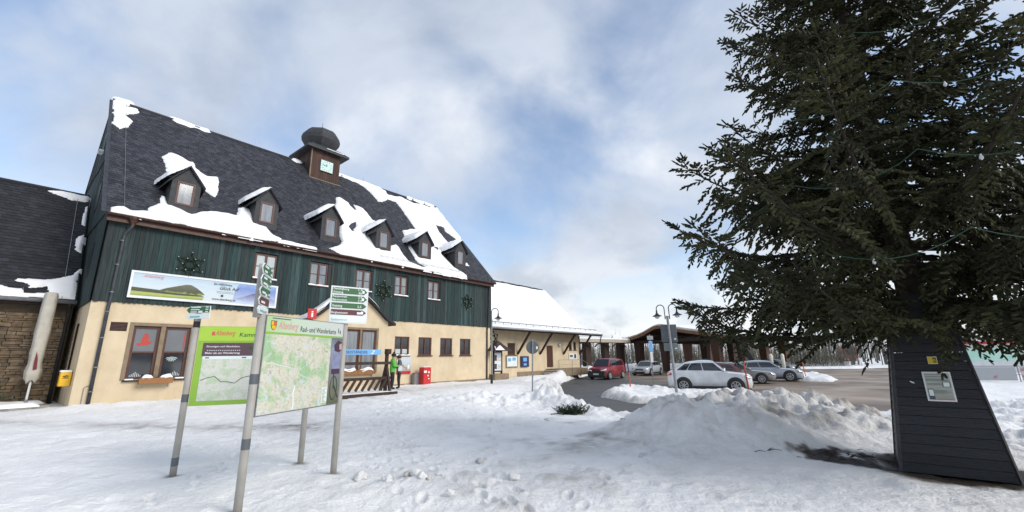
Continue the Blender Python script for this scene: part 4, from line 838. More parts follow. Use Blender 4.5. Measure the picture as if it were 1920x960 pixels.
dr = MB(); a, b = hs[2][0], hs[2][1]; dr.prism([(a+.01, .08, .68), (b-.01, .08, .68), (b-.01, .08, 2.45), ((a+b)/2+.25, .08, 2.57), ((a+b)/2, .08, 2.6), ((a+b)/2-.25, .08, 2.57), (a+.01, .08, 2.45)], (0, .06, 0)); DR = dr.build('door', M_brown, SH)
for q in range(6): MB().box(a+.05+q*.155, a+.06+q*.155, .075, .08, .7, 2.5).build('door_groove', M_bark, DR)
prof = [(5.3, 8.85), (4.2, 7.75), (3.0, 6.6), (2.2, 5.82), (1.6, 5.25), (1.0, 4.78), (.4, 4.42), (-.4, 4.1), (-1.0, 3.90), (-1.6, 3.74)]
ru0, ru1 = .0, 37.8-SU
def roof_shell(name, th0, th1, mt, xoff=0., smooth=False, parent=None, wav=0.):
    V = []; F = []; full = prof+[]; n = len(full); xs = np.linspace(ru0, ru1+xoff, 60)
    for x_ in xs:
        for (w_, z_) in full: V.append((x_, w_, z_+th0))
        for (w_, z_) in full: V.append((x_, w_, z_+th1+wav*math.sin(x_*2.1+w_)*.5+wav*math.sin(x_*5.3+w_*3)*.3))
    for i in range(len(xs)-1):
        A = i*2*n; B = A+2*n
        for k in range(n-1): F += [(A+k, B+k, B+k+1, A+k+1), (A+n+k, A+n+k+1, B+n+k+1, B+n+k)]
        F.append((A+n-1, B+n-1, B+2*n-1, A+2*n-1))
    for A in (0, (len(xs)-1)*2*n):
        for k in range(n-1): F.append((A+k, A+k+1, A+n+k+1, A+n+k))
    return MB().add(V, F).build(name, mt, parent or SH, smooth)
RS = roof_shell('roof', -.12, 0, M_bark)
MB().add([(ru0, 5.3, 8.82), (ru1, 5.3, 8.82), (ru1, 12.2, 3.7), (ru0, 12.2, 3.7)], [(0, 1, 2, 3)]).build('rear_roof', M_slate, SH)
roof_shell('roof_snow', .003, .20, M_snow, 0, True, RS, .04)
def rm(A, B, H): return np.stack([A, 5.3-B*.70, 8.87+.19-B*.72+H], 1)
rc = MB(); rr = random.Random(3)
for q in range(26):
    u_ = 5.+q*.45; rc.box(u_, u_+.4, 5.2, 5.42, 8.93, 9.10+rr.uniform(-.02, .03))
rc.build('ridge_tiles', M_slate, RS)
gd = MB(); gd.tube([(.1, -1.66, 3.72), (ru1, -1.66, 3.72)], .07, 8); gd.build('gutter', M_metal, SH, True)
gr = MB(); gr.tube([(.3, -1.15, 4.22), (ru1-.3, -1.15, 4.22)], .025, 6); [gr.tube([(.5+q*.95, -1.15, 3.95), (.5+q*.95, -1.15, 4.24)], .018, 5) for q in range(18)]; gr.build('snow_guard', M_bark, SH)
for u_ in (26.0, 29.14, 32.92, 35.9): MB().beam((u_-SU, -.04, 1.85), (u_-SU+.05, -1.45, 3.72), .14, .16, (1, 0, 0)).build('brace', M_bark, SH)
pu = MB(); pu.box(.05, ru1, -1.5, -1.36, 3.58, 3.74); pu.build('eaves_beam', M_bark, SH); MB().tube([(ru1-.1, -1.66, 3.7), (ru1-.15, -1.5, 3.3), (ru1-.15, -1.45, 2.9)], .05, 8).build('rain_spout', M_bark, SH)
# things by the shed
o = bthing('notice_board', 'pale notice board with map in a wooden frame on the shed wall', 'notice board', 24.5, 1.93, .78); box('frame', M_stonetrim, o, 0, 1.45, 0, .06, 0, .98); box('sheet', M_offwhite, o, .1, 1.35, -.01, 0, .1, .88); pl = MB(); pl.box(.2, .6, -.014, -.01, .5, .75).box(.75, 1.2, -.014, -.01, .55, .8); pl.build('printed_map', M_blue, o)
o = bthing('display_case', 'dark blue case hanging on the shed wall beside the notice board', 'case', 26.35, 1.86, .80); box('case', M_navy, o, 0, 1.05, 0, .13, 0, .88, .02); pl = MB(); pl.box(.25, .75, -.006, -.001, .45, .75).box(.3, .7, -.006, -.001, .12, .3); pl.build('faded_print', M_blue, o)
o = bthing('wall_sign', 'small white sign board on the shed wall under the twin windows', 'sign', 33.85, 1.95, 1.32); box('panel', M_white, o, 0, 1.5, 0, .03, 0, .58); pl = MB(); pl.box(.15, .7, -.006, -.001, .25, .42).box(.95, 1.3, -.006, -.001, .12, .5); pl.build('dark_print', M_ink, o)
o = bthing('wall_lamp', 'round white wall lamp right of the arched shed door', 'lamp', 32.25, 1.94, 2.66); MB().lathe([(.0, -.12), (.12, -.1), (.17, -.03), (.17, .03), (.0, .05)], 14, (0, 0, 0), Matrix.Rotation(-math.pi/2, 3, 'X')).build('globe', M_lampglass, o, True); MB().lathe([(.19, -.02), (.19, .02)], 14, (0, .03, 0), Matrix.Rotation(-math.pi/2, 3, 'X')).build('base_ring', M_metal, o)
o = bthing('entrance_steps', 'stone steps and landing with low wall below the arched shed door', 'steps', 29.0, 1.95, .12)
for q in range(4): box('step', M_stonetrim, o, .1+q*.28, 1.3 if q < 3 else 6.2, -1.5+.0*q if q < 3 else -1.2, -.01, -.2, .02+q*.14+(0 if q else .05), .01)
for q in range(3): box('step_snow', M_snow, o, .12+q*.28, .36+q*.28, -1.45, -.05, .025+q*.14+(0 if q else .05), .05+q*.14+(0 if q else .05))
o = bthing('hand_railing', 'thin metal railing along the landing of the shed steps', 'railing', 29.0, .72, .2)
rl = MB(); rl.tube([(1.2, 0, 1.12), (5.0, 0, 1.12), (6.3, 0, .75)], .02, 6); rl.tube([(1.2, 0, .7), (5.0, 0, .7)], .012, 6); rl.build('rail', M_metal, o)
for xx, z in ((1.2, 1.14), (3.4, 1.14), (5.0, 1.14), (6.2, .8)): MB().tube([(xx, 0, -.1), (xx, 0, z)], .022, 6).build('post', M_metal, o)
o = bthing('information_kiosk', 'roofed kiosk with white timetable panel in a black frame beside the corner', 'kiosk', 20.95, -.25, .06)
box('plinth', M_stonetrim, o, -.55, .95, -.3, .4, -.1, .42, .02); f = MB(); f.box(-.4, -.32, -.06, .06, .42, 1.98).box(.42, .5, -.06, .06, .42, 1.98).box(-.32, .42, -.06, .06, 1.86, 1.95).box(-.32, .42, -.06, .06, .55, .64); f.build('frame', M_black, o); box('sheet', M_white, o, -.32, .42, -.02, .02, .64, 1.86)
pl = MB(); pl.box(-.27, -.05, -.026, -.021, 1.3, 1.7).box(-.27, -.05, -.026, -.021, .75, 1.1); pl.build('photo_print', M_ink, o); pl = MB(); [pl.box(.02, .36, -.026, -.021, .8+.1*q, .82+.1*q) for q in range(9) if q not in (3, 4)]; pl.build('text_lines', M_pipe, o)
kr = MB(); kr.add([(-.8, -.6, 1.98), (.95, -.6, 1.98), (.95, .7, 1.98), (-.8, .7, 1.98), (.07, .05, 2.75)], [(3, 2, 1, 0), (0, 1, 4), (1, 2, 4), (2, 3, 4), (3, 0, 4)]); kr.build('roof', M_bark, o); ks = MB(); ks.add([(-.78, -.58, 2.03), (.2, -.58, 2.03), (.0, -.3, 2.36), (-.5, -.2, 2.3)], [(0, 1, 2, 3)]); ks.build('roof_snow', M_snow, o)
fir_star('star_ornament', 'fir star with lights hanging under the shed eaves above the kiosk', 0, 0, 0, .55, loc=world(21.7, .8, 2.95))
# ------------------------------------------------------------------ street lamps, signs, snow poles
def lamp_head(mb_, gl, x, y, z):
    mb_.lathe([(.0, .30), (.035, .30), (.045, .16), (.10, .07), (.235, .0), (.24, -.02), (.20, -.01)], 14, (x, y, z)); gl.lathe([(.11, -.005), (.125, -.06), (.09, -.13), (.0, -.155)], 12, (x, y, z))
def arc(x0, x1, zt, y=0, n=12): 
    c = (x0+x1)/2; r = abs(x1-x0)/2; return [(c+(x0-c)*math.cos(math.pi*k/n), y, zt+r*math.sin(math.pi*k/n)) for k in range(n+1)]
L1 = (-1.29, 26.02); o = thing('street_lamp', 'slender single-arm street lamp at the station corner', 'street lamp', (*L1, base_z(*L1)), -.25)
MB().tube([(0, 0, -.1), (0, 0, .5)], .075, 10).build('base', M_lampblk, o); MB().tube([(0, 0, .4), (0, 0, 3.75)], .048, 10).build('pole', M_metal, o)
MB().tube([(0, 0, 3.7), (0, 0, 4.2)]+arc(0, .42, 4.2)+[(.42, 0, 4.0)], .024, 8).build('arm', M_lampblk, o, True); a_, b_ = MB(), MB(); lamp_head(a_, b_, .42, 0, 3.8); a_.build('lamp_shade', M_lampblk, o, True); b_.build('lamp_glass', M_lampglass, o, True)
L2 = (8.2, 22.35); o = thing('street_lamp', 'leaning twin-arm street lamp standing in the snowy traffic island', 'street lamp', (*L2, -.45), -.35); o.rotation_euler = (math.radians(-1.2), math.radians(-1.5), -.30)
MB().tube([(0, 0, -.1), (0, 0, 4.05)], [.075, .06], 12).build('pole', M_metal, o); a_, b_ = MB(), MB(); ar = MB()
for s_ in (-1, 1):
    ar.tube([(.0, 0, 4.0), (s_*.11, 0, 4.0), (s_*.11, 0, 4.45)]+arc(s_*.11, s_*.5, 4.45)+[(s_*.5, 0, 4.36)], .024, 8); ar.tube([(s_*.11, 0, 3.88), (s_*.11, 0, 4.05)], .028, 8); lamp_head(a_, b_, s_*.5, 0, 4.08); a_.build('lamp_shade', M_lampblk, o, True); b_.build('lamp_glass', M_lampglass, o, True); a_, b_ = MB(), MB()
ar.build('arms', M_lampblk, o, True)
SG = mat('sign_back', (.13, .14, .155), (.11, .12, .13), 3, .5, metal=.3)
o2 = thing('traffic_sign', 'two grey sign backs seen from behind on the twin lamp post', 'road sign', (8.13, 22.55, 1.75), -.30)
box('large_plate', SG, o2, -.36, .42, 0, .03, .5, 1.4, .01); box('small_plate', mat('sign_back2', (.16, .19, .19), rough=.5), o2, -.28, .38, 0, .03, .05, .46, .01); [MB().box(.26, .36, -.004, -.001, q, q+.065).build('sticker', M_inkw, o2) for q in (.62, .14)]; [MB().box(-.1, .1, -.06, 0, z_, z_+.04).build('clamp', M_metal, o2) for z_ in (.7, 1.2, .25)]
SGP = (.76, 18.3); o = thing('traffic_sign', 'round grey sign back on a thin metal pole in the snow bank', 'road sign', (*SGP, gz(*SGP)-.25), .1); o.rotation_euler = (0, math.radians(1.6), .1)
MB().tube([(0, 0, 0), (0, 0, 2.55)], .03, 10).build('pole', M_metal, o); MB().lathe([(.26, -.012), (.27, 0), (.26, .012)], 32, (0, .045, 2.2), Matrix.Rotation(-math.pi/2, 3, 'X')).build('disc', SG, o); box('sticker', M_inkw, o,   .15, .22, .018, .03, 2.13, 2.25)
o = thing('bus_stop_sign', 'narrow blue and white sign on a post before the timber canopy', 'road sign', (10.6, 33.5, -.42), .2); MB().tube([(0, 0, 0), (0, 0, 3.6)], .035, 8).build('pole', M_metal, o); box('blue_plate', M_blue, o, -.16, .16, -.06, -.036, 2.35, 3.1); box('white_plate', M_white, o, -.1, .1, -.06, -.036, 1.5, 2.3); box('top_plate', M_metal, o, -.25, .25, -.06, -.036, 3.2, 3.5)
def snow_pole(label, x, y, z, h, tx, ty):
    o = thing('snow_pole', label, 'snow pole', (x, y, z), 0); o.rotation_euler = (tx, ty, 0)
    MB().tube([(0, 0, 0), (0, 0, h*.5)], .035, 8).build('orange_half', M_orange, o); MB().tube([(0, 0, h*.5), (0, 0, h)], .033, 8).build('black_half', M_lampblk, o)
snow_pole('orange and black snow pole at the left tip of the traffic island', 6.65, 25.2, -.4, 2.1, 0, -.05)
snow_pole('tall orange and black snow pole in front of the white car bonnet', 12.3, 23.2, -.4, 3.2, .05, -.09)
snow_pole('orange and dark snow pole beyond the parked cars in the far bank', 24.5, 37.0, -.3, 2.4, 0, -.08)
# ------------------------------------------------------------------ hiking map boards
def map_mat(name, land, wood, scale, roads=True, seed=0.):
    m = bpy.data.materials.new(name); m.use_nodes = True; t = m.node_tree; L = t.links.new; b = t.nodes['Principled BSDF']; b.inputs['Roughness'].default_value = .35
    tc = N('ShaderNodeTexCoord', t); mp = N('ShaderNodeMapping', t); mp.inputs['Location'].default_value = (seed, seed*.7, seed*1.3); L(tc.outputs['Object'], mp.inputs[0])
    def noise(sc, det, ro=.55, di=0.):
        n = N('ShaderNodeTexNoise', t); n.inputs['Scale'].default_value = sc; n.inputs['Detail'].default_value = det; n.inputs['Roughness'].default_value = ro; n.inputs['Distortion'].default_value = di; L(mp.outputs[0], n.inputs['Vector']); return n.outputs[0]
    def ramp(src, pts):
        r = N('ShaderNodeValToRGB', t); e = r.color_ramp.elements; L(src, r.inputs[0])
        while len(e) < len(pts): e.new(.5)
        for el, (p, c) in zip(e, pts): el.position = p; el.color = (*c, 1)
        return r.outputs[0]
    def mix(f, a, c, cl=None):
        x = N('ShaderNodeMixRGB', t); L(f, x.inputs[0]); L(a, x.inputs[1])
        if cl: x.inputs[2].default_value = (*cl, 1)
        else: L(c, x.inputs[2])
        return x.outputs[0]
    col = ramp(noise(scale, 7, .6, .5), [(.40, wood), (.47, tuple(.5*(p+q) for p, q in zip(wood, land))), (.52, land)])
    col = mix(ramp(noise(scale*9, 3), [(.45, (0, 0, 0)), (.7, (.35, .35, .35))]), col, None, tuple(.62*p for p in land))
    def lines(src, w, c, cl):
        nonlocal col
        r = N('ShaderNodeValToRGB', t); e = r.color_ramp.elements; e.new(.5); e[0].position = .5-w; e[1].position = .5; e[2].position = .5+w
        e[0].color = (0, 0, 0, 1); e[1].color = (c, c, c, 1); e[2].color = (0, 0, 0, 1); L(src, r.inputs[0]); col = mix(r.outputs[0], col, None, cl)
    lw = .012*4/scale
    lines(noise(scale*2.2, 3, .5, .8), lw, .8, (.30, .22, .20)); lines(noise(scale*3.1, 2, .5, .4), lw*.8, .5, (.20, .20, .22)); lines(noise(scale*1.2, 2, .5, .6), lw, 1., (.55, .62, .70))
    v = N('ShaderNodeTexVoronoi', t); v.inputs['Scale'].default_value = scale*3; L(mp.outputs[0], v.inputs['Vector']); col = mix(ramp(v.outputs['Distance'], [(.06, (.5, .5, .5)), (.15, (0, 0, 0))]), col, None, (.46, .30, .24))
    L(col, b.inputs['Base Color']); return m
def vpos(p): return Vector((p[0], p[1], 0))
p1, p2, p3, p4 = (-4.83, 6.53), (-2.92, 4.95), (-2.54, 6.47), (-3.31, 7.10)
M_mapA = map_mat('hiking_map', (.62, .60, .48), (.32, .52, .27), 3.6, seed=3.3); M_mapB = map_mat('trail_map', (.66, .66, .58), (.48, .60, .40), 8., seed=8.1)
M_headA = picture_mat('header_green', [(0, (.36, .56, .24)), (.35, (.50, .60, .46)), (1, (.55, .58, .56))], 1.5, 0, 0, 1.5, .05)
M_lime = mat('lime_green', (.36, .56, .05), (.40, .60, .07), 2, .4); M_lime2 = mat('lime_green_dark', (.26, .46, .05), rough=.4); M_plum = mat('plum_print', (.10, .055, .07), rough=.5)
def board(label, pa, pb, z0, z1):
    d = (vpos(pb)-vpos(pa)); L_ = d.length; o = thing('map_board', label, 'map board', (pa[0], pa[1], 0), math.atan2(d.y, d.x)); return o, L_
def post(o, x, h, zb, patches=()):
    p = MB().tube([(x, 0, zb), (x, 0, h)], .043, 14).build('post', M_pole, o, True); MB().tube([(x, 0, h), (x, 0, h+.012)], .045, 14).build('post_cap', M_metal, p)
    for z in patches: MB().tube([(x, -.001, z), (x, -.001, z+.11)], .0445, 14).build('tape_band', SG, p)
BA, LA = board('cycling and hiking map board with pale green header and cyclist strip', p2, p3, .94, 2.08)
post(BA, 0, 2.10, -.15, (1.30, .62)); post(BA, LA, 2.10, -.15)
x0, x1 = .05, LA-.05; box('panel', M_metal, BA, x0, x1, -.02, .02, .94, 2.08)
box('map_print', M_mapA, BA, x0+.012, x1-.26, -.0235, -.021, .955, 1.86); box('header', M_headA, BA, x0+.012, x1-.012, -.0235, -.021, 1.885, 2.07); box('header_line', M_lime2, BA, x0+.012, x1-.012, -.0235, -.021, 1.862, 1.883)
BX = x1-.012
box('photo_strip', picture_mat('photo_bg', [(0, (.10, .11, .06)), (.3, (.16, .17, .12)), (.55, (.20, .21, .24)), (.8, (.26, .28, .38)), (1, (.13, .14, .16))], 7, 2, .95, 1.86, .15), BA, x1-.255, BX, -.0235, -.021, .955, 1.86)
cy = MB(); cy.prism([(BX-.19, -.026, 1.42), (BX-.03, -.026, 1.40), (BX-.02, -.026, 1.62), (BX-.06, -.026, 1.68), (BX-.15, -.026, 1.62), (BX-.21, -.026, 1.5)], (0, .002, 0)); cy.build('cyclist_jersey', mat('jersey', (.26, .28, .42), (.18, .19, .32), 9, .5), BA)
cy = MB(); cy.prism([(BX-.16, -.027, 1.68), (BX-.18, -.027, 1.76), (BX-.10, -.027, 1.83), (BX-.01, -.027, 1.80), (BX, -.027, 1.70), (BX-.06, -.027, 1.66)], (0, .002, 0)); cy.box(BX-.2, BX-.02, -.027, -.025, 1.36, 1.43); cy.build('cyclist_helmet', mat('helmet', (.06, .03, .055), rough=.5), BA)
cy = MB(); cy.prism([(BX-.06, -.0285, 1.70), (BX-.07, -.0285, 1.77), (BX-.02, -.0285, 1.79), (BX-.003, -.0285, 1.70)], (0, .002, 0)); cy.build('cyclist_face', mat('face_print', (.52, .33, .28), rough=.5), BA)
cy = MB(); ring = [(BX-.13+.075*math.cos(2*math.pi*q/20), -.026, 1.17+.16*math.sin(2*math.pi*q/20)) for q in range(21)]; cy.tube(ring, .006, 4, False); cy.beam((BX-.12, -.026, 1.2), (BX-.02, -.026, 1.03), .02, .003, (0, 1, 0)); cy.beam((BX-.14, -.026, 1.38), (BX-.13, -.026, 1.16), .016, .003, (0, 1, 0)); cy.build('bicycle_print', M_ink, BA)
text('Rad- und Wanderkarte', M_ink, BA, (.62, -.0245, 1.915), X_, Z_, .070, .72); text('Altenberg', M_inkpink, BA, (.24, -.0245, 1.93), X_, (.0, 0, 1), .095, .34, .35)
MB().box(.14, .44, -.0245, -.0237, 2.043, 2.055).build('small_print', SG, BA)
sh = MB(); sh.prism([(.125, -.025, 2.02), (.215, -.025, 2.02), (.215, -.025, 1.955), (.195, -.025, 1.92), (.17, -.025, 1.905), (.145, -.025, 1.92), (.125, -.025, 1.955)], (0, .002, 0)); CO = sh.build('coat_of_arms', M_ink, BA)
sh = MB(); sh.prism([(.131, -.0265, 1.962), (.209, -.0265, 1.962), (.19, -.0265, 1.925), (.17, -.0265, 1.913), (.15, -.0265, 1.925)], (0, .001, 0)).box(.131, .168, -.0265, -.0255, 1.966, 2.014); sh.build('yellow_field', M_yellow, CO); MB().box(.172, .209, -.0265, -.0255, 1.966, 2.014).build('red_field', M_inkred, CO)
hk = MB(); hk.box(LA-.18, LA-.165, -.025, -.023, 1.93, 2.0).box(LA-.14, LA-.12, -.025, -.023, 1.92, 1.97); hk.build('walker_print', M_greens, BA)
lg = MB(); lg.box(x1-.38, x1-.275, -.0255, -.024, .99, 1.19); LG = lg.build('legend', M_offwhite, BA)
pl = MB(); [pl.box(x1-.365, x1-.29-.02*(q % 3), -.0265, -.0256, 1.0+.018*q, 1.006+.018*q) for q in range(10)]; pl.build('legend_lines', SG, LG)
rd = MB(); rd.tube([(.12+.1*q, -.024, 1.52-.012*q*q*.35+.01*math.sin(q*2)) for q in range(10)], .006, 4); rd.tube([(.62, -.024, 1.24), (.60, -.024, 1.15), (.62, -.024, 1.05), (.61, -.024, .96)], .008, 4); rd.build('printed_roads', M_offwhite, BA)
BB, LB = board('trail map board with lime green frame behind the other board', p1, p4, .92, 2.08)
post(BB, 0, 2.18, -.15, (.98, .12)); post(BB, LB, 2.10, -.15)
MB().tube([(0, 0, 2.06), (0, 0, 2.2)], .046, 12).build('dark_collar', M_black, BB)
x0, x1 = .055, LB-.055; box('panel', M_lime2, BB, x0, x1, -.02, .02, .92, 2.08); box('header', M_lime, BB, x0+.005, x1-.005, -.0235, -.021, 1.86, 2.075)
box('map_print', M_mapB, BB, x0+.09, x1-.06, -.0235, -.021, .985, 1.63); box('plum_panel', M_plum, BB, x0+.075, x0+.76, -.025, -.021, 1.63, 1.83); box('white_strip', M_offwhite, BB, x0+.09, x0+.78, -.026, -.0245, 1.585, 1.632)
MB().prism([(x0+.66, -.027, 1.735), (x0+.74, -.027, 1.832), (x1-.06, -.027, 1.832), (x1-.06, -.027, 1.632), (x0+.76, -.027, 1.632)], (0, .002, 0)).build('photo_print', picture_mat('photo_wood', [(0, (.05, .05, .03)), (.5, (.19, .18, .13)), (1, (.36, .36, .30))], 16, 0, .6, 1.6, .5), BB)
text('Kammweg Erzgebirge', M_greens, BB, (.59, -.0245, 1.925), X_, Z_, .066, .82, .1); text('Altenberg', M_inkred, BB, (.265, -.0245, 1.945), X_, Z_, .075, .27, .35); MB().box(.22, .262, -.0245, -.023, 1.94, 2.0).build('small_crest', M_inkred, BB)
text('Einsteigen und Abschalten.', M_inkw, BB, (.18, -.0265, 1.765), X_, Z_, .026, .44); text('Mehr als ein Wanderweg.', M_inkw, BB, (.17, -.0265, 1.665), X_, Z_, .03, .46)
pl = MB(); [pl.box(.19+.028*q, .205+.028*q, -.0265, -.0255, 1.712, 1.722) for q in range(16)]; pl.build('dotted_line', M_inkw, BB); pl = MB(); pl.box(.18, .23, -.0275, -.0262, 1.60, 1.615).box(.66, .72, -.0275, -.0262, 1.60, 1.615); pl.build('logos', M_ink, BB)
rd = MB(); rd.tube([(x0+.1+.09*q, -.024, 1.28+.05*math.sin(q*1.1)-.02*math.sin(q*2.7)) for q in range(15)], .005, 4); rd.build('trail_line', SG, BB)
# finger-post plates
def plates(label, loc, az, W_, rows, back=True, point=1, x_off=0.):
    o = thing('finger_sign', label, 'signpost', loc, az); z = 0
    tot = sum(r[0] for r in rows)
    if back: box('back_plate', M_white, o, -W_*.42, W_*.58, .0, .012, -tot-.01, .01); 
    for (h, mt, lines, ico) in rows:
        a, b = -W_*.42+.008, W_*.58-.008; tip = .055; zt, zb_ = z-.006, z-h+.006; zm = (zt+zb_)/2
        if point > 0: P_ = [(a, -.004, zb_), (b-tip, -.004, zb_), (b, -.004, zm), (b-tip, -.004, zt), (a, -.004, zt)]
        else: P_ = [(a+tip, -.004, zb_), (b, -.004, zb_), (b, -.004, zt), (a+tip, -.004, zt), (a, -.004, zm)]
        R_ = MB().prism([(p[0], -.003, p[2]) for p in P_], (0, .012, 0)).build('plate', M_offwhite, o); c = Vector((sum(p[0] for p in P_)/5, 0, zm))
        MB().prism([(c.x+(p[0]-c.x)*.965, -.0045, c.z+(p[2]-c.z)*.90) for p in P_], (0, .001, 0)).build('plate_face', mt, o)
        n = len(lines); ink = M_inkteal if mt is M_offwhite else M_inkw
        for q, (tx, km) in enumerate(lines):
            zz_ = zt-(q+.82)*(h-.012)/n*.98+.0; hh = min(.034, (h-.02)/n*.62)
            if tx.startswith('#'):
                xa_ = a+(.02 if point > 0 else tip+.03); MB().box(xa_, xa_+.022*len(tx), -.0065, -.0055, zz_+.004, zz_+.004+hh*.7).build('faded_line', ink, o); km and MB().box(b-.08, b-.03, -.0065, -.0055, zz_+.004, zz_+.004+hh*.7).build('faded_line', ink, o); continue
            text(tx, ink, o, (a+(.02 if point > 0 else tip+.03), -.0065, zz_+.004), X_, Z_, hh, min(W_*.42, .021*len(tx)))
            if km: text(km, ink, o, (b-.15 if point > 0 else b-.08, -.0065, zz_+.004), X_, Z_, hh, .06)
        if ico and point > 0: box('icon', M_inkw, o, b-tip-.035, b-tip, -.0065, -.005, zm-.022, zm+.022)
        if ico and point < 0: box('icon', M_inkw, o, b-.2, b-.13, -.0065, -.005, zb_+.004, zb_+.034)
        z -= h
    MB().tube([(0, .05, -tot-.03), (0, .05, .0)], .04, 12).build('post_top', M_pole, o, True); return o
plates('white backed stack of three green, one brown and one white arrow plates pointing right', (p3[0]+.02, p3[1]-.06, 2.63), math.radians(38), .56,
       [(.115, M_greens, [('Geisingberg', '1,9'), ('Geising', '5')], 1), (.115, M_greens, [('Raupennest', '2,4'), ('Bärenstein', '7,5')], 1), (.10, M_greens, [('Geising', '2,5')], 0), (.10, M_browns, [('Bergbaumuseum', '1')], 1), (.105, M_offwhite, [('Stadtzentrum', '')], 0)])
plates('narrow stack of green, brown and white arrow plates turned edge-on, pointing left', (p2[0]+.03, p2[1]-.06, 2.66), math.radians(106), .44,
       [(.13, M_greens, [('#######', '1'), ('#####', '1')], 0), (.14, M_greens, [('######', '1'), ('########', '1')], 1), (.11, M_greens, [('######', '1')], 1), (.11, M_browns, [('#######', '')], 0), (.10, M_offwhite, [('######', '')], 0)], False, -1)
plates('small green arrow plate over a white one, pointing left on its dark collar', (p1[0]+.01, p1[1]-.07, 2.38), math.radians(-10), .44,
       [(.115, M_greens, [('########', '1'), ('#######', '1'), ('#####', '1')], 1), (.085, M_offwhite, [('########', '')], 0)], False, -1)
# ------------------------------------------------------------------ bus canopy
M_wood = mat('canopy_wood', (.19, .075, .034), (.11, .043, .022), 3, .6, .3, 20, stretch=(6, 6, .5), objrand=[(.7, .7, .7), (.35, .33, .33), (1.15, 1.05, .95), (.45, .42, .42), (.3, .3, .3)])
CA = thing('bus_canopy', 'large timber bus station canopy with arched gable and snowy roof', 'canopy', (13.7, 56.0, -.4), math.atan2(-.816, .578))
cw, cd = 14.7, 18.
prf = [(0, 4.05), (1.3, 4.22), (2.8, 4.5), (4.0, 4.85), (4.9, 5.22), (5.5, 5.45), (6.1, 5.55), (6.8, 5.46), (8.0, 5.15), (9.8, 4.8), (11.6, 4.5), (13.4, 4.18), (14.7, 3.95)]
def shell(name, off0, off1, y0, y1, mt, smooth=False, inset=0.):
    V = []; n = len(prf); 
    for y in (y0, y1):
        for o_ in (off0, off1):
            for (x, z) in prf: V.append((x, y, z+o_))
    F = []
    for k in range(n-1): F += [(k, k+1, 2*n+k+1, 2*n+k), (n+k+1, n+k, 3*n+k, 3*n+k+1), (k+1, k, n+k, n+k+1), (2*n+k, 2*n+k+1, 3*n+k+1, 3*n+k)]
    F += [(0, 2*n, 3*n, n), (n-1, 2*n-1, 4*n-1, 3*n-1)]
    return MB().add(V, F).build(name, mt, CA, smooth)
shell('roof', -.12, 0, 0, cd, M_bark); shell('arched_fascia', -.42, -.10, -.12, 0, mat('fascia_wood', (.24, .105, .05), (.16, .07, .034), 3, .6, .3, 20)); shell('verge_flashing', -.10, .02, -.16, -.004, mat('flashing', (.42, .38, .30), rough=.5)); shell('roof_snow', .005, .14, .25, cd, M_snow)
for q in range(7): MB().box(0.3, 14.4, .6+q*2.6, .75+q*2.6, 3.55, 3.8).build('tie_beam', M_bark, CA)
for q in range(6): x, z = prf[2*q+1]; MB().box(x-.1, x+.1, .02, cd, z-.42, z-.13).build('purlin', M_bark, CA)
for q in range(7): x, z = prf[min(12, 1+2*q-(q > 5))]; MB().lathe([(0, -.03), (.07, -.02), (.07, .02), (0, .03)], 8, (x, -.2, z-.03)).build('spot_light', M_lampglass, CA)
def column(x, y, h=3.75, w0=.62, w1=.95):
    V = [(x-w0/2, y-w0/2, 0), (x+w0/2, y-w0/2, 0), (x+w0/2, y+w0/2, 0), (x-w0/2, y+w0/2, 0), (x-w1/2, y-w1/2, h), (x+w1/2, y-w1/2, h), (x+w1/2, y+w1/2, h), (x-w1/2, y+w1/2, h)]
    MB().add(V, [(0, 3, 2, 1), (4, 5, 6, 7), (0, 1, 5, 4), (1, 2, 6, 5), (2, 3, 7, 6), (3, 0, 4, 7)]).build('column', M_wood, CA)
for y in (1.2, 6.4, 11.6, 16.6):
    for x in (2.2, 12.4): column(x, y)
column(6.1, 9.5, 4.3); column(6.1, 16, 4.3)
LK = thing('link_roof', 'flat snow edged walkway roof on timber posts between shed and canopy', 'canopy', (5.2, 48.2, -.4), math.atan2(7.2, 8.8))
box('roof', M_bark, LK, 0, 11.3, -1.2, 1.2, 3.62, 3.78); box('fascia', mat('pale_fascia', (.46, .42, .33), (.38, .34, .27), 3, .7), LK, -.05, 11.35, -1.26, -1.205, 3.6, 3.98); box('roof_snow', M_snow, LK, 0, 11.3, -1.2, 1.2, 3.785, 4.12, .03)
for x in (1., 4.4, 7.8, 10.8): box('post', M_bark, LK, x-.45, x+.45, -.3, .3, 0, 3.62)
for x in (2.7, 6.1, 9.3): MB().tube([(x-1.3, -1.0, 3.1), (x-.9, -1.0, 3.4), (x, -1.0, 3.52), (x+.9, -1.0, 3.4), (x+1.3, -1.0, 3.1)], .09, 6).build('arched_brace', M_bark, LK)
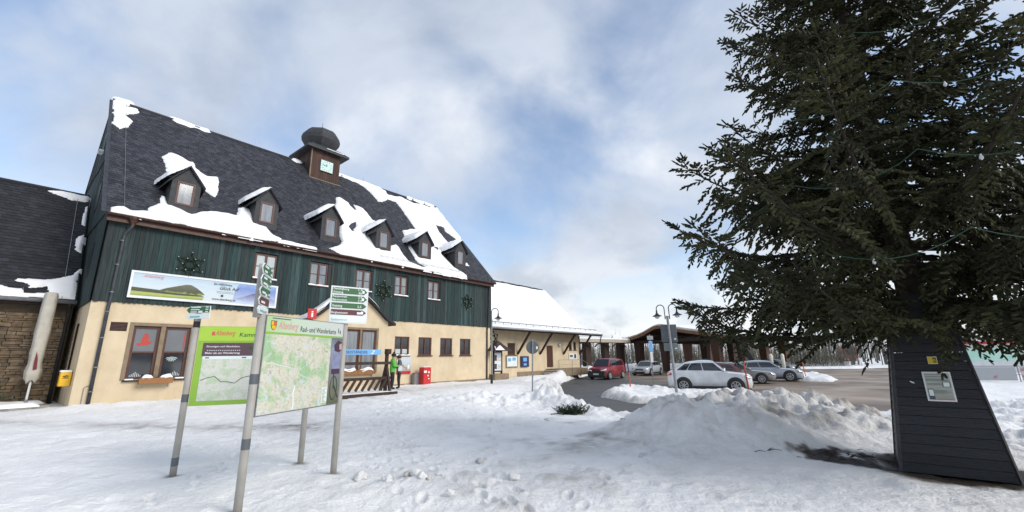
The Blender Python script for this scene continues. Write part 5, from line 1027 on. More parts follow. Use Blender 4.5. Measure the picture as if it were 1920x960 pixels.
# ------------------------------------------------------------------ cars
M_tyre = mat('tyre', (.014, .014, .015), (.03, .03, .03), 20, .85); M_rim = mat('rim', (.36, .37, .38), rough=.4, metal=.2); M_cglass = mat('car_glass', (.018, .022, .026), rough=.05, spec=.8); M_plast = mat('black_plastic', (.018, .018, .02), (.03, .03, .032), 9, .6)
M_head = mat('headlight', (.55, .57, .60), rough=.1, spec=.8); M_tail = mat('taillight', (.45, .012, .012), rough=.15, spec=.7); M_plate = mat('number_plate', (.70, .71, .72), rough=.5)
def paint(n, c): return mat('paint_'+n, c, tuple(.82*q for q in c), 2.5, .32, coat=.7, metal=.15)
def car(name, label, loc, az, L, W, H, pm_, hood=.27, belt=.95, xa=.24, xb=.40, xc=.82, xd=.97, noz=.72, tailz=.95, cladding=True, wr=.33, wf=.19, wrr=.80, group='cars parked in the turning loop', plate=True, clad_front=False, rails=False):
    """local x: 0 front .. L rear pointing backwards; heading az is the nose direction"""
    o = thing(name, label, 'car', loc, az+math.pi, group); o.location = loc
    hw = W/2; st = [0, .02, .06, .12, .2, .3, .42, .55, .7, .82, .92, .97, .993, 1.]
    def plan(s): return hw*(1-.34*max(0, (.09-s)/.09)**2-.045*max(0, (.25-s)/.25)-.18*max(0, (s-.95)/.05)**2-.03*max(0, (s-.8)/.2))
    def deck(s): 
        if s <= xa: return noz+(belt-.02-noz)*(s/xa)**.5-.10*max(0, (.03-s)/.03)**2
        if s >= xd: return tailz+.03-(s-xd)/(1-xd+1e-6)*.10
        return belt+.06*(s-xa)/(xd-xa)
    V = []; n = 9
    for s in st:
        p = plan(s); dz = deck(s); lift = .07*max(0, (.05-s)/.05)+.08*max(0, (s-.95)/.05); zb = .20+lift; x = (s-.5)*L
        half = [(0, zb), (p*.86, zb), (p*.97, zb+.13), (p, zb+(dz-zb)*.45), (p*.985, zb+(dz-zb)*.72), (p*.955, dz-.03), (p*.86, dz), (p*.45, dz+.025), (0, dz+.03)]
        V += [(x, y, z) for y, z in half]
    m = len(st); V2 = [(x, -y, z) for x, y, z in V]; F = []
    for i in range(m-1):
        for k in range(n-1): F += [(i*n+k, i*n+k+1, (i+1)*n+k+1, (i+1)*n+k)]
    N0 = len(V); F2 = [tuple(N0+q for q in f[::-1]) for f in F]
    caps = [tuple(range(n))[::-1]+tuple(N0+k for k in range(1, n-1)), tuple((m-1)*n+k for k in range(n))+tuple(N0+(m-1)*n+k for k in range(n-2, 0, -1))]
    b = MB().add(V+V2, F+F2+caps).build('body', pm_, o); 
    bm = bmesh.new(); bm.from_mesh(b.data); bmesh.ops.remove_doubles(bm, verts=bm.verts, dist=.001); bmesh.ops.recalc_face_normals(bm, faces=bm.faces); bm.to_mesh(b.data); bm.free(); smooth_angle(b, 38)
    # greenhouse
    wbt = hw*.90; wrf = hw*.70; zr = H-.03
    def side(s, t, off=0.):
        xb_ = (xa+(xd-xa)*s-.5)*L; xt = (xb+(xc-xb)*s-.5)*L; bul = .035*math.sin(math.pi*t)
        pin = 1-.06*(2*s-1)**2
        z0 = belt-.02+.06*s; z1 = zr-.02-.11*s**2.4-.03*(1-s)**4
        return (xb_+(xt-xb_)*t, (wbt+(wrf-wbt)*t+bul)*pin+off, z0+(z1-z0)*t)
    SS = [0, .1, .25, .45, .65, .85, .95, 1.]; TT = [0, .3, .6, .85, 1.]; V = []; F = []
    for s in SS:
        ring = [side(s, t) for t in TT]; top = ring[-1]; crown = .05*math.sin(math.pi*min(1, max(0, .08+s*.84)))
        ring += [(top[0], top[1]*.6, top[2]+crown*.75), (top[0], 0, top[2]+crown)]; V += ring+[(x, -y, z) for x, y, z in ring[:-1][::-1]]
    nn = len(TT)*2+3
    for i in range(len(SS)-1):
        for k in range(nn-1): F.append((i*nn+k, i*nn+k+1, (i+1)*nn+k+1, (i+1)*nn+k))
    F += [tuple(range(nn)), tuple((len(SS)-1)*nn+k for k in range(nn))[::-1]]
    c = MB().add(V, F).build('cabin', pm_, o); bm = bmesh.new(); bm.from_mesh(c.data); bmesh.ops.recalc_face_normals(bm, faces=bm.faces); bm.to_mesh(c.data); bm.free(); smooth_angle(c, 45)
    def pane(nm, quadf, nu=4, nv=4):
        V = [quadf(i/nu, j/nv) for i in range(nu+1) for j in range(nv+1)]; F = [(i*(nv+1)+j, i*(nv+1)+j+1, (i+1)*(nv+1)+j+1, (i+1)*(nv+1)+j) for i in range(nu) for j in range(nv)]
        return smooth_angle(MB().add(V, F).build(nm, M_cglass, o), 60)
    for sg in (1, -1):
        for (s0, s1) in ((.06, .40), (.42, .70), (.72, .90)):
            def q(i, j, s0=s0, s1=s1, sg=sg):
                s = s0+(s1-s0)*i; t = .14+.68*j; x, y, z = side(s, t, .012); return (x, sg*y, z)
            pane('side_window', q)
    for nm, s, dx in (('windscreen', 0., -.014), ('rear_window', 1., .014)):
        def q(i, j, s=s, dx=dx):
            t = .10+.82*j; x, y, z = side(s, t); return (x+dx, y*(-.9+1.8*i), z+.008)
        pane(nm, q)
    # wheels
    for s in (wf, wrr):
        for sg in (1, -1):
            x = (s-.5)*L; yy = sg*(hw-.02); Rm = Matrix.Rotation(math.pi/2, 3, 'X')
            ah = MB(); pts = [(x+(wr+.075)*math.cos(math.pi*k/12), yy, wr+.02+(wr+.075)*math.sin(math.pi*k/12)) for k in range(13)]; ah.prism([(x-wr-.075, yy, .2)] + pts[::-1] + [(x+wr+.075, yy, .2)], (0, sg*.028, 0)); ah.build('wheel_arch', M_plast, o)
            wl = MB().lathe([(wr*.6, -.11), (wr*.93, -.11), (wr, -.07), (wr, .07), (wr*.93, .11), (wr*.6, .11)], 22, (x, sg*(hw-.06), wr), Rm).build('wheel', M_tyre, o); smooth_angle(wl, 50)
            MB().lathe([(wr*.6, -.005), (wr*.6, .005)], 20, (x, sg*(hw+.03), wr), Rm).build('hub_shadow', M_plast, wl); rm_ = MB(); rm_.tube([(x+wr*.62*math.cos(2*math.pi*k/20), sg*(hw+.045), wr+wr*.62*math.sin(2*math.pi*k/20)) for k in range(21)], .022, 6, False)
            for k in range(7):
                t_ = 2*math.pi*k/7; rm_.beam((x, sg*(hw+.04), wr), (x+wr*.6*math.cos(t_), sg*(hw+.05), wr+wr*.6*math.sin(t_)), .05, .03, (0, 1, 0))
            rm_.lathe([(.05, -.02), (.05, .02)], 10, (x, sg*(hw+.05), wr), Rm); rm_.build('rim', M_rim, wl)
    # trim
    fx = -L/2; 
    cl = MB(); cl.box(fx+.10, fx+L-.12, -hw*.93, hw*.93, .17, .235); cl.box(fx+wf*L+wr+.1, fx+wrr*L-wr-.1, -hw-.012, hw+.012, .20, .33); cl.build('sill_trim', M_plast, o)
    gr = MB(); gr.box(fx-.012, fx+.06, -hw*.42, hw*.42, noz-.20, noz-.06); gr.box(fx-.015, fx+.06, -hw*.60, hw*.60, .27, .40); gr.build('grille', M_plast, o)
    if clad_front: MB().box(fx-.03, fx+.30, -hw*.93, hw*.93, .22, noz-.12).build('front_bumper', M_plast, o, bevel=.06)
    for sg in (1, -1):
        hl = MB(); hl.prism([(fx+.0, sg*hw*.50, noz-.13), (fx+.07, sg*hw*.80, noz-.12), (fx+.30, sg*hw*.975, noz-.04), (fx+.34, sg*hw*.95, noz+.06), (fx+.12, sg*hw*.80, noz+.00), (fx+.02, sg*hw*.52, noz-.05)], (-.022, sg*.018, .01)); hl.build('headlight', M_head, o)
        tl = MB(); tl.prism([(-fx-.02, sg*hw*.60, tailz-.20), (-fx-.05, sg*hw*.86, tailz-.22), (-fx-.26, sg*hw*.975, tailz-.18), (-fx-.24, sg*hw*.965, tailz-.06), (-fx-.05, sg*hw*.84, tailz-.04), (-fx-.03, sg*hw*.62, tailz-.08)], (.022, sg*.018, .0)); tl.build('taillight', M_tail, o)
        x, y, z = side(.05, .02); mi = MB(); mi.lathe([(.0, -.09), (.07, -.06), (.085, .02), (.05, .07), (0, .09)], 8, (x+.04, sg*(y+.14), z+.10), Matrix.Rotation(math.pi/2, 3, 'X')); mi.beam((x+.04, sg*(y-.02), z+.04), (x+.04, sg*(y+.1), z+.07), .05, .03); mi.build('wing_mirror', pm_, o, True)
        [MB().box((xa+(xd-xa)*s-.5)*L, (xa+(xd-xa)*s-.5)*L+.18, sg*hw*.97-.02, sg*hw*.97+.02, belt-.17, belt-.14).build('door_handle', pm_, o) for s in (.40, .68)]
        if rails: x0 = side(.12, 1); x1 = side(.9, 1); MB().tube([(x0[0], sg*x0[1]*.92, x0[2]+.05), (0, sg*x0[1]*.96, H+.03), (x1[0], sg*x1[1]*.92, x1[2]+.05)], .018, 6).build('roof_rail', M_plast, o)
    if plate: box('number_plate', M_plate, o, fx-.045, fx-.033, -.26, .26, .42, .53); box('rear_plate', M_plate, o, -fx+.005, -fx+.015, -.26, .26, .55, .66)
    return o
HD = math.atan2(-.44, .90)
RZ_ = ROAD_Z+.005
red = paint('red', (.26, .012, .022)); silver = paint('silver', (.42, .45, .47)); white = paint('white', (.74, .77, .80)); brown = paint('brown', (.17, .055, .045)); grey = paint('grey', (.26, .255, .25)); silver2 = paint('silver_blue', (.38, .41, .46)); dgrey = paint('dark', (.07, .08, .085))
car('parked_car', 'boxy dark red van with black front bumper facing out of the loop', (8.55, 40.1, RZ_), math.radians(-128), 4.40, 1.80, 1.84, red, belt=1.08, xa=.20, xb=.36, xc=.955, xd=.995, noz=.86, tailz=1.08, clad_front=True)
car('parked_car', 'pale silver estate car parked behind the red van', (14.3, 46.8, RZ_), math.radians(-128), 4.70, 1.86, 1.50, silver, belt=.92, xa=.27, xb=.42, xc=.84, xd=.975, noz=.72, tailz=.94, rails=True)
car('parked_car', 'white compact off-roader behind the snowy traffic island', (10.95, 24.75, RZ_), HD, 4.22, 1.79, 1.72, white, belt=1.06, xa=.26, xb=.43, xc=.78, xd=.965, noz=.86, tailz=1.08, wr=.355, rails=True)
car('parked_car', 'brown hatchback showing its red tail light beside the white off-roader', (12.9, 29.3, RZ_), HD+math.pi, 4.3, 1.80, 1.55, brown, belt=.95, xa=.25, xb=.42, xc=.86, xd=.98)
car('parked_car', 'grey saloon with low bonnet parked between brown hatchback and silver estate', (16.1, 31.7, RZ_), HD, 4.65, 1.82, 1.48, grey, belt=.90, xa=.29, xb=.44, xc=.78, xd=.90, noz=.70, tailz=.95)
car('parked_car', 'bluish silver estate at the end of the parked row', (19.4, 33.9, RZ_), HD, 4.75, 1.86, 1.56, silver2, belt=.95, xa=.28, xb=.43, xc=.86, xd=.98, noz=.76, tailz=.97, wr=.36)
car('parked_car', 'dark grey car standing by the pale posts beyond the row', (27.5, 46.0, RZ_), math.radians(-60), 4.3, 1.78, 1.5, dgrey, belt=.93)
# red bus far off
BU = thing('red_bus', 'red and black bus waiting beyond the snow bank', 'bus', (77, 101, .1), math.radians(-120))
box('body', M_red, BU, -5.5, 5.5, -1.25, 1.25, .35, 3.0, .12); box('window_band', M_cglass, BU, -5.2, 5.2, -1.27, 1.27, 1.35, 2.45); box('roof_unit', M_red, BU, -3, 2, -.9, .9, 3.0, 3.2, .05); box('front_glass', M_cglass, BU, 5.49, 5.53, -1.1, 1.1, 1.1, 2.7)
for x in (-3.2, 3.3):
    for sg in (1, -1): MB().lathe([(.2, -.14), (.48, -.14), (.48, .14), (.2, .14)], 18, (x, sg*1.14, .48), Matrix.Rotation(math.pi/2, 3, 'X')).build('wheel', M_tyre, BU)
# pale posts and leaning dark beams near the canopy end
M_pale = mat('pale_post', (.62, .62, .50), rough=.6)
for q, (x, y) in enumerate(((25.6, 43.4), (26.5, 43.0))):
    o = thing('marker_post', 'thick pale yellow bollard beside the dark slanting beam', 'bollard', (x, y, -.42), 0, 'pale bollards by the slanting beam'); MB().lathe([(.16, 0), (.16, 1.9), (.12, 2.0), (.03, 2.05)], 12).build('shaft', M_pale, o, True); MB().lathe([(.165, 1.5), (.165, 1.65)], 12).build('band', M_white, o)
o = thing('slanting_beam', 'dark slanting timber strut leaning over by the pale bollards', 'strut', (25.3, 45.0, -.45), 0); MB().beam((0, 0, 0), (-2.0, .8, 4.6), .55, .4).build('beam', M_black, o); MB().box(-.5, .5, -.4, .4, -.1, .2).build('footing', M_metal, o)
# barrier and mobile stall on the far right
FN = thing('advert_fence', 'low tube fence with blue and red advertising banners', 'fence', (31.0, 30.2, -.35), math.radians(-18))
M_adv = picture_mat('advert', [(0, (.30, .33, .34)), (.35, (.34, .36, .38)), (.42, (.34, .07, .07)), (.48, (.42, .46, .5)), (1, (.26, .46, .62))], 1.1, 0, -2, 12, .3)
z0 = -.1; rl = MB(); rl.tube([(0, 0, z0+1.05), (22, 0, z0+1.05)], .03, 8); rl.tube([(0, 0, z0+.5), (22, 0, z0+.5)], .02, 8); rl.build('rail', M_metal, FN)
for q in range(9): MB().tube([(2.75*q, 0, z0-.3), (2.75*q, 0, z0+1.08)], .03, 8).build('post', M_metal, FN)
for q in range(8): box('advert_banner', M_adv, FN, .1+2.75*q, 2.6+2.75*q, -.05, -.03, z0+.12, z0+.98)
TN = thing('market_stall', 'white and mint green stall with red roof edge behind the banner fence', 'stall', (47.5, 42.0, -.2), math.radians(-30))
box('wall', M_white, TN, -4.5, 4.5, 0, 3, -.3, 2.5); box('mint_panel', mat('mint_panel', (.42, .72, .58), (.55, .78, .68), 1.2, .5), TN, -3.9, 1.2, -.03, -.003, .9, 2.2); box('roof', M_red, TN, -4.9, 4.9, -.4, 3.3, 2.5, 2.72, .02); box('roof_snow', M_snow, TN, -4.8, 4.8, -.3, 3.2, 2.725, 2.95, .05); box('grey_door', M_metal, TN, 2.0, 3.2, -.03, -.003, -.1, 2.0)
# ------------------------------------------------------------------ far wood and hills
def far_wood():
    r_ = np.random.default_rng(5); V = []; F = []
    def tri(p, q, s, w): 
        b = len(V); p = np.array(p); q = np.array(q); s = np.array(s); V.extend([p-s*w, p+s*w, q+s*w*.35, q-s*w*.35]); F.append((b, b+1, b+2, b+3))
    for k in range(2600):
        az = math.radians(r_.uniform(-70, 110)); R_ = r_.uniform(95, 150); x, y = R_*math.sin(az), R_*math.cos(az)
        if -62 < math.degrees(az) < -4: continue
        h = r_.uniform(3.5, 6.5)*(1 if R_ < 125 else 1.15); s = np.array([math.cos(az), -math.sin(az), 0]); f = np.array([s[1], -s[0], 0])
        lean = r_.normal(0, .25, 2); top = np.array([x+lean[0], y+lean[1], h]); base = np.array([x, y, -1.])
        for sv in (s, f): tri(base, top, sv, r_.uniform(.07, .16))
        for j in range(16):
            t_ = r_.uniform(.3, .98); p = base+(top-base)*t_; d = s*r_.normal(0, 1)+f*r_.normal(0, .5)+np.array([0, 0, r_.uniform(.5, 1.4)]); d = d/np.linalg.norm(d)*r_.uniform(.6, 1.9)*(1.15-t_); tri(p, p+d, np.cross(d/np.linalg.norm(d), f+.2*s), r_.uniform(.018, .04))
    o = obj_np('far_wood', np.array(V), np.array(F), mat('bare_wood', (.115, .105, .09), (.19, .185, .16), .4, .95), None); tag(o, 'bare grey brown wood lining the far side of the square', 'wood', kind='stuff')
far_wood()
def hedge():
    r_ = np.random.default_rng(9); V = []; F = []
    for k in range(42000):
        t_ = r_.uniform(0, 1); x = 3+t_*52+r_.normal(0, 1.0); y = 76+r_.normal(0, 1.5)-t_*4; z = abs(r_.normal(0, 1.0))*1.7-.3; d = r_.normal(0, 1, 3)*np.array([.35, .3, .8]); s = r_.normal(0, 1, 3); s /= np.linalg.norm(s); b = len(V)
        V += [np.array([x, y, z])-s*.02, np.array([x, y, z])+s*.02, np.array([x, y, z])+d]; F.append((b, b+1, b+2))
    o = obj_np('far_hedge', np.array(V), np.array(F), mat('hedge_brown', (.085, .075, .05), (.14, .13, .10), .6, .95), None); tag(o, 'leafless scrub hedge behind the timber canopy', 'hedge', kind='stuff')
hedge()
# ------------------------------------------------------------------ people
def person(label, loc, az, jacket, trousers, hair, hat=None, arms='hold', scale=1.):
    J = {'pelvis': (0, 0, .93), 'waist': (0, .0, 1.08), 'chest': (0, .01, 1.30), 'neck': (0, .02, 1.49), 'head': (0, .05, 1.61), 'crown': (0, .04, 1.71),
         'hl': (-.10, 0, .88), 'kl': (-.11, .03, .50), 'al': (-.11, -.01, .085), 'tl': (-.12, .15, .06), 'hr': (.10, 0, .88), 'kr': (.11, .02, .50), 'ar': (.11, -.02, .085), 'tr': (.13, .14, .06),
         'sl': (-.19, 0, 1.40), 'el': (-.25, .02, 1.13), 'wl': (-.17, .24, 1.12), 'fl': (-.12, .32, 1.15), 'sr': (.19, 0, 1.40), 'er': (.25, .02, 1.13), 'wr': (.15, .25, 1.16), 'fr': (.10, .33, 1.19)}
    R_ = {'pelvis': (.19, .145), 'waist': (.19, .145), 'chest': (.205, .15), 'neck': (.085, .085), 'head': (.098, .112), 'crown': (.07, .08), 'h': (.115, .11), 'k': (.085, .088), 'a': (.062, .066), 't': (.05, .042), 's': (.10, .10), 'e': (.075, .075), 'w': (.045, .045), 'f': (.035, .03)}
    E_ = [('pelvis', 'waist'), ('waist', 'chest'), ('chest', 'neck'), ('neck', 'head'), ('head', 'crown')]+[(a+s, b+s) for s in 'lr' for a, b in (('h', 'k'), ('k', 'a'), ('a', 't'), ('s', 'e'), ('e', 'w'), ('w', 'f'))]+[('pelvis', 'hl'), ('pelvis', 'hr'), ('chest', 'sl'), ('chest', 'sr')]
    ks = list(J); me = bpy.data.meshes.new('p'); me.from_pydata([J[k] for k in ks], [(ks.index(a), ks.index(b)) for a, b in E_], []); o = bpy.data.objects.new('p', me); COL.objects.link(o)
    o.modifiers.new('s', 'SKIN'); o.modifiers.new('ss', 'SUBSURF').levels = 2
    for k, sv in zip(ks, me.skin_vertices[0].data):
        sv.radius = R_.get(k) or R_[k[0]]; sv.use_root = (k == 'pelvis')
    bpy.context.view_layer.update(); m2 = bpy.data.meshes.new_from_object(o.evaluated_get(bpy.context.evaluated_depsgraph_get())); bpy.data.objects.remove(o)
    skin = mat('skin', (.42, .24, .17), rough=.6); shoe = mat('shoe', (.02, .018, .016), rough=.7)
    m2.materials.clear(); [m2.materials.append(x) for x in (jacket, trousers, skin, shoe)]
    for p in m2.polygons:
        c = p.center; p.use_smooth = True; p.material_index = 3 if c.z < .11 else 1 if c.z < .86 else 2 if (c.z > 1.53 or (c.y > .26 and 1.05 < c.z < 1.3)) else 0
    b = bpy.data.objects.new('person', m2); link(b); b.location = loc; b.rotation_euler = (0, 0, az); b.scale = (scale,)*3; tag(b, label, 'person')
    V = []; F = []; n = 14
    hm = MB(); hm.lathe([(.112, 1.63), (.122, 1.68), (.115, 1.735), (.08, 1.785), (.0, 1.80)], n, (0, .035, 0)); hm.build('hat' if hat else 'hair', hat or hair, b, True)
    if hat: MB().lathe([(0, 1.79), (.045, 1.805), (.05, 1.84), (.0, 1.875)], 8, (0, .03, 0)).build('bobble', hat, b, True)
    fc = MB(); fc.lathe([(0, -.02), (.012, -.01), (.016, .01), (.0, .03)], 6, (0, .168, 1.60)); fc.build('nose', skin, b, True); ey = MB(); [ey.lathe([(0, -.009), (.009, 0), (0, .009)], 6, (sx*.036, .156, 1.632)) for sx in (-1, 1)]; ey.build('eyes', shoe, b); MB().box(-.022, .022,   .150, .157, 1.553, 1.560).build('mouth', mat('lips', (.30, .10, .09), rough=.6), b)
    hd = MB()
    for sx in (-1, 1):
        hx, hy, hz = sx*.11, .325, 1.165
        for q in range(4): hd.tube([(hx-sx*(.02-.012*q)*1.0, hy, hz+.0+.014*(q-1.5)), (hx-sx*.03, hy+.045, hz+.014*(q-1.5)+.004), (hx-sx*.055, hy+.055-.004*q, hz+.013*(q-1.5))], [.009, .008, .006], 6)
        hd.tube([(hx, hy-.01, hz+.02), (hx-sx*.01, hy+.03, hz+.045), (hx-sx*.03, hy+.045, hz+.045)], [.010, .009, .007], 6)
    hd.build('fingers', skin, b, True); cl = MB(); cl.lathe([(.085, 1.40), (.09, 1.46), (.075, 1.50)], 12, (0, .02, 0)); cl.build('collar', jacket, b, True); return b
Mj = mat('green_jacket', (.10, .46, .05), (.08, .38, .04), 8, .7, .4, 14); Mt = mat('dark_trousers', (.012, .013, .017), (.02, .021, .026), 8, .8); Mg = mat('grey_jacket', (.09, .11, .15), (.06, .075, .11), 8, .7); Mh = mat('dark_hair', (.03, .02, .015), rough=.7); Mhat = mat('dark_hat', (.014, .011, .014), rough=.9)
pu_ = world(10.96, -2.2); person('person in green jacket and dark bobble hat standing with hands raised', (pu_[0], pu_[1], gz(pu_[0], pu_[1])-.01), math.radians(-62), Mj, Mt, Mh, Mhat, scale=.97)
pu_ = world(11.52, -2.0); person('bareheaded person in grey jacket half hidden behind the green jacket', (pu_[0], pu_[1], gz(pu_[0], pu_[1])-.01), math.radians(110), Mg, Mt, Mh, None, scale=.93)
bk = thing('paper_bag', 'small white paper bag held between the two people', 'bag', (*world(11.33, -2.32)[:2], .98), .3); 
bb = MB(); bb.add([(-.09, -.05, 0), (.09, -.05, 0), (.09, .05, 0), (-.09, .05, 0), (-.10, -.03, .26), (.10, -.03, .26), (.10, .03, .26), (-.10, .03, .26)], [(0, 3, 2, 1), (0, 1, 5, 4), (1, 2, 6, 5), (2, 3, 7, 6), (3, 0, 4, 7)]); bb.build('bag_body', M_white, bk); MB().tube([(-.04, 0, .25), (-.03, 0, .33), (.03, 0, .33), (.04, 0, .25)], .006, 5).build('handle', M_stonetrim, bk)
# ------------------------------------------------------------------ small things on the snow
def chunk(label, x, y, r, seed, group, mt=M_ground):
    bm = bmesh.new(); bmesh.ops.create_icosphere(bm, subdivisions=3, radius=1); rr = random.Random(seed); a = [rr.uniform(0, 9) for _ in range(3)]
    for v in bm.verts:
        c = v.co; k = 1+.30*math.sin(3*c.x+a[0])*math.sin(3.3*c.y+a[1])+.16*math.sin(7*c.z+a[2])*math.sin(5*c.x+a[1])+.10*math.sin(11*c.x+8*c.y+a[0])*math.sin(9*c.z+a[1]); v.co = Vector((c.x*k*r*1.15, c.y*k*r, c.z*k*r*.72))
    me = bpy.data.meshes.new('snow_chunk'); bm.to_mesh(me); bm.free(); me.materials.append(mt)
    at = me.attributes.new('dirt', 'FLOAT', 'POINT'); at.data.foreach_set('value', np.full(len(me.vertices), rr.choice([.12, .2, .45]), np.float32))
    for p in me.polygons: p.use_smooth = True
    o = link(bpy.data.objects.new('snow_chunk', me)); o.location = (x, y, gz(x, y)+r*.32); o.rotation_euler = (0, 0, rr.uniform(0, 6)); tag(o, label, 'snow lump', group); return o
chunk('dirty lump of ice in front of the right map board post', -2.05, 6.15, .085, 1, None); chunk('clean lump of snow beside the dirty ice lump', -1.66, 6.05, .07, 2, None)
rr = random.Random(21)
for q in range(9):
    x = rr.gauss(-1.0, .6); y = rr.gauss(6.1, .7); chunk('small crumb of snow on the trodden berm by the map boards', x, y, rr.uniform(.03, .075), 30+q, 'snow crumbs by the map boards')
for q in range(16):
    x = rr.gauss(5.0, 1.7); y = rr.gauss(10.0, .8); chunk('ice lump lying on the slope of the dirty snow heap', x, y, rr.uniform(.03, .10), 90+q, 'ice lumps on the heap')
def brushwood(name, label, x, y, n, r, ln, mt, group=None, cat='branch', flat=.5):
    o = thing(name, label, cat, (x, y, gz(x, y)), 0, group); rr = random.Random(int(x*31)); st = MB(); nd = MB()
    for _ in range(n):
        p = Vector((rr.gauss(0, r), rr.gauss(0, r*.6), rr.uniform(.0, .08))); d = Vector((rr.gauss(0, 1), rr.gauss(0, .7), rr.uniform(-.1, flat))).normalized(); q = p+d*ln*rr.uniform(.5, 1.2); st.tube([p, p.lerp(q, .5)+Vector((0, 0, .02)), q], [.006, .005, .003], 4)
        for _k in range(40 if mt else 0):
            t_ = rr.random(); a = p.lerp(q, t_); e = (d*.6+Vector((rr.gauss(0, 1), rr.gauss(0, 1), rr.gauss(0, .8)))).normalized()*.055; s_ = d.cross(e).normalized()*.009; nd.add([a-s_, a+s_, a+e], [(0, 1, 2)])
    st.build('twigs', M_bark, o)
    if mt: nd.build('needles', mt, o)
    return o
brushwood('fir_branch', 'clump of cut fir branches lying on the snow bank edge', 1.72, 13.3, 150, .17, .30, M_fir, flat=1.1)
brushwood('twig_litter', 'dark twigs scattered on bare soil left of the wooden pyramid', 5.05, 7.05, 45, .28, .16, None, None, 'twigs', .15)
brushwood('twig_litter', 'single small dead twig on the near slope of the snow heap', 3.95, 7.35, 5, .08, .2, None, None, 'twigs', .1)
# ------------------------------------------------------------------ boarded pyramid round the trunk
TC = (6.058, 6.432); TAN = math.radians(-38.32)
PY = thing('trunk_cover', 'black boarded pyramid box around the foot of the big spruce', 'cover', (*TC, -.02), TAN)
def hw_(z): return .545-.111*z
box('core', M_black, PY, -.2, .2, -.2, .2, 0, 2.3)
M_plk = mat('black_planks', (1, 1, 1), (.7, .7, .7), 4, .55, .5, 22, stretch=(.6, 4, 6), objrand=[(.013, .015, .020), (.018, .020, .026), (.011, .012, .016), (.020, .022, .028)])
for face in range(4):
    Rf = Matrix.Rotation(face*math.pi/2, 3, 'Z'); z = .0
    while z < 2.35:
        a, b = z+.003, z+.118; ha, hb = hw_(a), hw_(b); t0 = .022; lap = .010
        V = [(-ha, -ha-lap, a), (ha, -ha-lap, a), (hb, -hb, b), (-hb, -hb, b), (-ha+.02, -ha+t0, a), (ha-.02, -ha+t0, a), (hb-.02, -hb+t0, b), (-hb+.02, -hb+t0, b)]
        MB().add([Rf @ Vector(v) for v in V], [(0, 1, 2, 3), (0, 4, 5, 1), (1, 5, 6, 2), (3, 2, 6, 7), (0, 3, 7, 4)]).build('plank', M_plk, PY); z += .121
for k in range(4):
    Rf = Matrix.Rotation(k*math.pi/2, 3, 'Z'); h0, h1 = hw_(0)+.004, hw_(2.35)+.004; MB().beam(Rf @ Vector((-h0, -h0, 0)), Rf @ Vector((-h1, -h1, 2.35)), .03, .03).build('corner_strip', M_pipe if k == 0 else M_black, PY)
PO2 = thing('framed_notice', 'white framed notice with pictures on the black pyramid', 'notice', (*TC, -.02), TAN)
tl = math.atan(.111)
def onface(x, z, off): return (x, -hw_(z)-off, z)
def fquad(name, mt, x0, x1, z0, z1, off, parent): 
    a = [onface(x0, z0, off), onface(x1, z0, off), onface(x1, z1, off), onface(x0, z1, off)]; return MB().prism(a, (0, .006, 0)).build(name, mt, parent)
fquad('frame', M_white, -.11, .175, .925, 1.31, .020, PO2); M_nt = picture_mat('notice_print', [(0, (.30, .31, .26)), (.5, (.40, .42, .36)), (.7, (.33, .36, .33)), (1, (.45, .44, .37))], 9, 2, .95, 1.3, .25); fquad('sheet', M_nt, -.092, .157, .942, 1.293, .023, PO2)
fquad('dark_panel', mat('notice_dark', (.05, .075, .085), rough=.5), -.085, -.03, .948, 1.085, .026, PO2); fquad('picture', M_offwhite, -.08, -.035, .995, 1.075, .029, PO2); fquad('side_picture', SG, .07, .15, 1.11, 1.18, .026, PO2); fquad('side_picture_sheet', M_offwhite, .08, .14, 1.118, 1.172, .029, PO2)
tb = MB(); [tb.prism([onface(-.085, z, .026), onface(.1+.04*(q % 2), z, .026), onface(.1+.04*(q % 2), z+.005, .026), onface(-.085, z+.005, .026)], (0, .001, 0)) for q, z in enumerate((1.272, 1.245, 1.21, 1.195, 1.15, 1.135, 1.06, 1.045, 1.03))]; tb.build('text_lines', SG, PO2); fquad('red_line', M_inkred, -.02, .15, .945, .953, .026, PO2)
ST2 = thing('yellow_sticker', 'small yellow sticker with black letter B above the framed notice', 'sticker', (*TC, -.02), TAN); fquad('sticker', mat('sticker_yellow', (.62, .44, .02), rough=.5), -.012, .076, 1.42, 1.512, .016, ST2); fquad('sticker_border', M_offwhite, -.016, .080, 1.416, 1.516, .012, ST2)
fquad('black_field', M_ink, .036, .070, 1.432, 1.50, .0165, ST2); text('B', mat('sticker_letter', (.62, .44, .02), rough=.5), ST2, onface(.041, 1.447, .0175), X_, (0, .110, .994), .04, .024)
o = thing('torn_label', 'torn white scrap of paper stuck left of the framed notice', 'paper scrap', (*TC, -.02), TAN); MB().prism([onface(-.245, 1.185, .013), onface(-.21, 1.165, .013), onface(-.205, 1.15, .013), onface(-.225, 1.155, .013), onface(-.255, 1.175, .013)], (0, .002, 0)).build('scrap', M_white, o)
